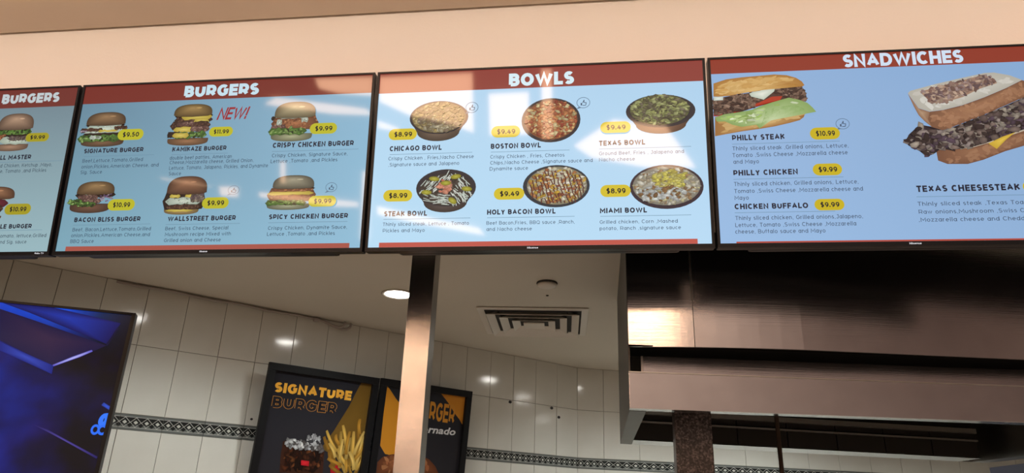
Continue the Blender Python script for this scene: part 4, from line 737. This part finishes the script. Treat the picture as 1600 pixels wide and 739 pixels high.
for k, kind, a0, b0, a1, b1 in PICS:
    random.seed(hash_s(kind))
    F = Flat(lambda p, a0=a0, b0=b0, a1=a1, b1=b1, k=k: tvf((min(TW-bw_, max(bw_, a0+(a1-a0)*p[0])), b0+(b1-b0)*p[1])), 0.0004)
    pic(kind, F); F.build(PNAME.get(kind, 'burger_picture' if k < 3 else 'bowl_picture'), SCREEN, scr[k])
for k, s_, a0, b0, a1, b1 in PILLS:
    r = (b1-b0)/2; cy = (b0+b1)/2; a1 = min(a1, TW-bw_)
    pts = [(a0+r-r*math.sin(t), cy-r*math.cos(t)) for t in (math.pi*j/10 for j in range(11))]+[(a1-r+r*math.sin(t), cy+r*math.cos(t)) for t in (math.pi*j/10 for j in range(11))]
    F = Flat(tvf, 0.0052); F.ngon(pts, {1: (160, 150, 30), 2: (184, 180, 36), 3: (208, 188, 44), 4: (196, 174, 22)}[k]); po = F.build('price_tag', SCREEN, scr[k])
    if s_: lettering2('price', tvf, s_, a0+(a1-a0)*0.2, cy+r*0.42, a0+(a1-a0)*0.83, r*0.84, (36, 36, 30), SCREEN, scr[k], 0.2, y=0.0056)
for k, a0, b0, a1, b1 in ICONS:
    cx, cy, rx, ry = (a0+a1)/2, (b0+b1)/2, (a1-a0)/2, (b1-b0)/2
    F = Flat(tvf, 0.0004); o_ = ell(cx, cy, rx, ry, 24); i_ = ell(cx, cy, rx*0.92, ry*0.90, 24)
    for j in range(24): F.ngon([o_[j], o_[(j+1) % 24], i_[(j+1) % 24], i_[j]], (90, 116, 140))
    F.ngon([(cx-rx*0.7, cy+ry*0.75), (cx-rx*1.05, cy+ry*1.15), (cx-rx*0.35, cy+ry*0.95)], (90, 116, 140))
    F.ngon([(cx-rx*0.40, cy+ry*0.05), (cx-rx*0.18, cy+ry*0.05), (cx-rx*0.18, cy+ry*0.5), (cx-rx*0.40, cy+ry*0.5)], (60, 80, 104))
    for p_, q_ in (((-0.12, 0.5), (0.34, 0.5)), ((0.34, 0.5), (0.44, 0.0)), ((0.44, 0.0), (0.08, 0.0)), ((0.08, 0.0), (0.12, -0.5)), ((0.12, -0.5), (-0.12, 0.05))):
        F.stroke((cx+p_[0]*rx, cy+p_[1]*ry), (cx+q_[0]*rx, cy+q_[1]*ry), 0.0022, (60, 80, 104), 1.0)
    F.build('thumbs_up_icon', SCREEN, scr[k])
k, s_, a0, b0, a1, cap = NEWTXT
lettering2('new_mark', tvf, s_, a0, b0, a1-0.012, cap, (150, 38, 44), SCREEN, scr[k], 0.175, shear=0.3, gap=0.05)
for k, s_, a0, b0, a1, cap in LOGOS:
    lettering2('maker_mark', tvf, s_, a0, TH-0.004, a1, 0.0058, (225, 225, 230), SCREEN, scr[k], 0.2, y=0.0046)

# ------------------------------------------------------------------ blue screen at the left
bt = empty('video_screen', (-1.822, 2.5, 2.2823-0.71), (0, 0, math.radians(24))); tag(bt, 'large black-framed screen glowing deep blue, hanging at the lower left', 'screen')
BWD, BHT = 1.24, 0.71
MB().box(-BWD, 0.0, 0, 0, 0.035, BHT).build('casing', BLACK, bt, bev=0.003)
fr = MB()
for x0, z0, x1, z1 in ((-BWD, 0, 0, 0.014), (-BWD, BHT-0.009, 0, BHT), (-BWD, 0.014, -BWD+0.014, BHT-0.009), (-0.014, 0.014, 0, BHT-0.009)): fr.box(x0, -0.008, z0, x1, -0.0002, z1)
fr.build('bezel', BEZEL, bt)
hm = MB(); hm.box(-0.95, 0.0355, 0.2, -0.65, 0.06, 0.5); hm.tube([(-0.8, 0.08, 0.25), (-0.8, 0.08, KC-(2.2823-0.71))], 0.02, 12); hm.build('ceiling_mount', BLACK, bt)
def bf(p): return (p[0], BHT+p[1])
F = Flat(bf, 0.001, 0.0); nx, nz_ = 80, 50
x0, x1, z0, z1 = -BWD+0.014, -0.014, -BHT+0.014, -0.009
for j in range(nz_+1):
    for i in range(nx+1):
        x, z = x0+(x1-x0)*i/nx, z0+(z1-z0)*j/nz_
        F.v.append(F._p((x, z))); q = noise.fractal(Vector((x*4.2, z*4.2, 3.1)), 0.9, 2.1, 4); q2 = noise.noise(Vector((x*7+5, z*7, 9)))
        s1 = max(0.0, min(1.0, 0.50+0.62*q+(-0.25-x)*2.0))           # brighter cloud to the left, near black at the right
        t = max(0.0, 1-abs(z+0.02)/0.16)*max(0.0, 1-abs(x+0.28)/0.30)
        c = (4+8*s1+34*max(0, q2)*s1, 4+34*s1*s1+70*t, 14+122*s1+150*t); F.c.append(lin([min(255, v) for v in c]))
for j in range(nz_):
    for i in range(nx): a = j*(nx+1)+i; F.f.append((a, a+1, a+nx+2, a+nx+1))
bs = F.build('screen', SCREENB, bt)
for nm, reg, c0, c1, y_ in (('light_beam', B_TOP, (22, 52, 168), (12, 16, 84), 0.0016), ('slab_face', B_SLAB, (52, 34, 66), (22, 18, 62), 0.0018), ('slab_edge', B_EDGE, (50, 70, 180), (18, 32, 124), 0.0020),
                        ('edge_gleam', B_GLOW, (190, 190, 250), (90, 84, 196), 0.0022), ('corner_line', B_POST, (8, 8, 36), (16, 16, 60), 0.0024), ('floor_line', B_LINE, (84, 70, 160), (30, 26, 92), 0.0026)):
    F = Flat(bf, y_); F.poly(reg, c0, c1); F.build(nm, SCREENB, bs)
bg_ = {g: (a, z) for g, a, z in B_GLYPH}
F = Flat(bf, 0.002); a, z = bg_['I']; F.stroke((a-0.016, z+0.009), (a+0.016, z-0.008), 0.012, (46, 84, 214), 0.7); F.build('glyph', SCREENB, bs)
a, z = bg_['a']; lettering2('glyph', bf, 'a', a-0.020, z-0.026, a+0.016, 0.062, (50, 120, 250), SCREENB, bs, 0.27, shear=0.12, y=0.002, down=False)
a, z = bg_['8']
F = Flat(bf, 0.002)
for cx, rx in ((a-0.011, 0.015), (a+0.013, 0.017)):
    o_ = ell(cx, z, rx, 0.019, 18); i_ = ell(cx, z, rx*0.5, 0.010, 18)
    for j in range(18): F.ngon([o_[j], o_[(j+1) % 18], i_[(j+1) % 18], i_[j]], (40, 110, 245))
F.build('glyph', SCREENB, bs)

# ------------------------------------------------------------------ posters in black frames on the left wall
PT = math.radians(5)
def poster(s0, s1, top, label):
    t = empty('framed_poster', C+nl*0.035+dl*((s0+s1)/2)+Vector((0, 0, 1.38)))
    X = dl; Z = Vector((0, 0, math.cos(PT)))+nl*math.sin(PT); Y = Z.cross(X)
    t.rotation_euler = Matrix((X, Y, Z)).transposed().to_euler()
    tag(t, label, 'poster', 'framed burger posters on the tiled wall')
    w_ = s1-s0; b_ = 0.042; fr = MB()
    for x0, z0, x1, z1 in ((-w_/2, 0, w_/2, b_), (-w_/2, top-b_, w_/2, top), (-w_/2, b_, -w_/2+b_, top-b_), (w_/2-b_, b_, w_/2, top-b_)): fr.box(x0, -0.022, z0, x1, 0.004, z1)
    fr.build('frame', FRAMEB, t, bev=0.002)
    MB().box(-w_/2+0.01, 0.0045, 0.01, w_/2-0.01, 0.012, top-0.01).build('back_board', BLACK, t)
    hk = MB(); hk.tube([(0, 0.012, top-0.06), (0, 0.03+0.086*(top-0.06), top-0.06)], 0.006); hk.build('wall_hook', RAIL, t)
    fn = lambda p: (p[0]-(s0+s1)/2, p[1])
    F = Flat(fn, 0.0, 0.0); F.poly([(s0+b_, b_), (s1-b_, b_), (s1-b_, top-b_), (s0+b_, top-b_)], (40, 40, 46)); sh = F.build('print', POSTER, t)
    return t, sh, fn, w_
t, sh, fn, w_ = poster(-2.465, -1.771, 0.978, 'black framed poster reading SIGNATURE BURGER with fries and a dark drink')
lo = lambda p: fn((max(-2.465+0.043, min(-1.771-0.043, p[0])), max(0.043, min(0.978-0.043, p[1]))))
F = Flat(lo, 0.0004); F.poly(P1_GOLD, (112, 84, 34), (104, 78, 32)); F.build('gold_wedge', POSTER, sh)
def ptext(name, q, s_, col, bold, y=0.0012, shear=0.0, f=lo, par=None, pad=0.0):
    a0, z0, a1, z1, _, zt = q; cap = (zt-z0)
    if s_ == 'Tornado': return lettering(name, f, s_, a0, z0, a1, cap, col, POSTER, par or sh, bold, shear, y, z1-z0, down=False)
    return lettering2(name, f, s_, a0, z0, a1, cap, col, POSTER, par or sh, bold, pad or None, shear, y, z1-z0, down=False, gap=0.09)
ptext('word', P1_SIG, 'SIGNATURE', (232, 172, 64), 0.27)
ptext('word_outline', P1_BUR, 'BURGER', (206, 144, 62), 0.29, 0.0010, pad=0.27); ptext('word', P1_BUR, 'BURGER', (38, 37, 41), 0.225, 0.0014, pad=0.27)
F = Flat(lo, 0.0004, 0.00004)
F.shaded(P1_GLASS, (60, 34, 24), (36, 18, 14)); gx = [p[0] for p in P1_GLASS]; gz = [p[1] for p in P1_GLASS]
F.chips(P1_GLASS, 70, 0.014, [(84, 44, 26), (50, 24, 16), (120, 70, 40), (30, 16, 12), (66, 34, 22)], 1.6, 0.5, jit=0.5); F.shaded(P1_CREAM, (150, 150, 150), (214, 216, 218)); F.chips(P1_CREAM, 90, 0.010, [(232, 234, 236), (96, 92, 92), (196, 198, 202), (150, 150, 152)], 1.5, inset=0.1)
F.chips(ell((P1_CREAM[2][0]+P1_CREAM[3][0])/2, P1_CREAM[2][1]+0.012, 0.045, 0.024, 12), 40, 0.009, [(210, 212, 216), (60, 60, 64), (170, 170, 176)], 1.8, inset=0.1)
F.poly(P1_SIGN_REFL, (214, 40, 50), (180, 28, 40)); F.build('drink_picture', POSTER, sh)  # red block is a sign's reflection painted into the drink
F = Flat(lo, 0.0016, 0.00004); F.poly(P1_RED, (196, 32, 44), (160, 24, 34))
for j in range(2):
    for p_, q_ in P1_FRIES:
        c_ = random.choice([(236, 190, 88), (214, 162, 62), (244, 204, 110), (200, 146, 52)])
        if j == 0: c_ = [v*0.8 for v in c_]; k_ = random.uniform(-0.02, 0.02); p_ = (p_[0]+k_, p_[1]-0.035); q_ = (q_[0]+k_*0.5, q_[1]-0.05)
        bx = random.uniform(-0.012, 0.012); w5 = random.uniform(0.016, 0.022); Lp_, Rp_ = [], []
        for t in range(6):
            u = t/5; x, z = p_[0]+(q_[0]-p_[0])*u+bx*math.sin(math.pi*u), p_[1]+(q_[1]-p_[1])*u
            n_ = Vector((-(q_[1]-p_[1]), q_[0]-p_[0])).normalized()*w5*(0.36 if t == 0 else 0.5); Lp_.append((x+n_.x, z+n_.y)); Rp_.append((x-n_.x, z-n_.y))
        F.shaded(Lp_+Rp_[::-1], [v*0.72 for v in c_], c_, n=2)
F.build('fries_picture', POSTER, sh)
t, sh, fn, w_ = poster(-1.758, -1.0767, 0.982, 'black framed poster with orange shapes, half hidden behind the steel post')
lo2 = lambda p: fn((max(-1.758+0.043, min(-1.0767-0.043, p[0])), max(0.043, min(0.982-0.043, p[1]))))
F = Flat(lo2, 0.0004); F.ngon(P2_ORL, (206, 138, 40)); F.build('orange_shape', POSTER, sh)
F = Flat(lo2, 0.0004); F.ngon(P2_ORR, (206, 138, 48)); F.build('orange_shape', POSTER, sh)
q = list(P2_RGER); w4 = q[2]-q[0]; q[0] -= w4*0.52; q[1] += (q[1]-q[3])*0.52; ptext('word', q, 'BURGER', (206, 142, 54), 0.2, f=lo2, par=sh)
q = list(P2_NADO); w4 = q[2]-q[0]; q[0] -= w4*0.42; q[1] += (q[1]-q[3])*0.42; ptext('word', q, 'Tornado', (214, 214, 216), 0.025, shear=0.2, f=lo2, par=sh)
F = Flat(lo2, 0.0004, 0.00004); F.shaded(P2_BURG, (96, 54, 34), (176, 112, 72)); F.chips(P2_BURG, 40, 0.012, [(168, 104, 66), (182, 122, 80), (150, 92, 58)], 1.6, 0.95); F.build('burger_picture', POSTER, sh)
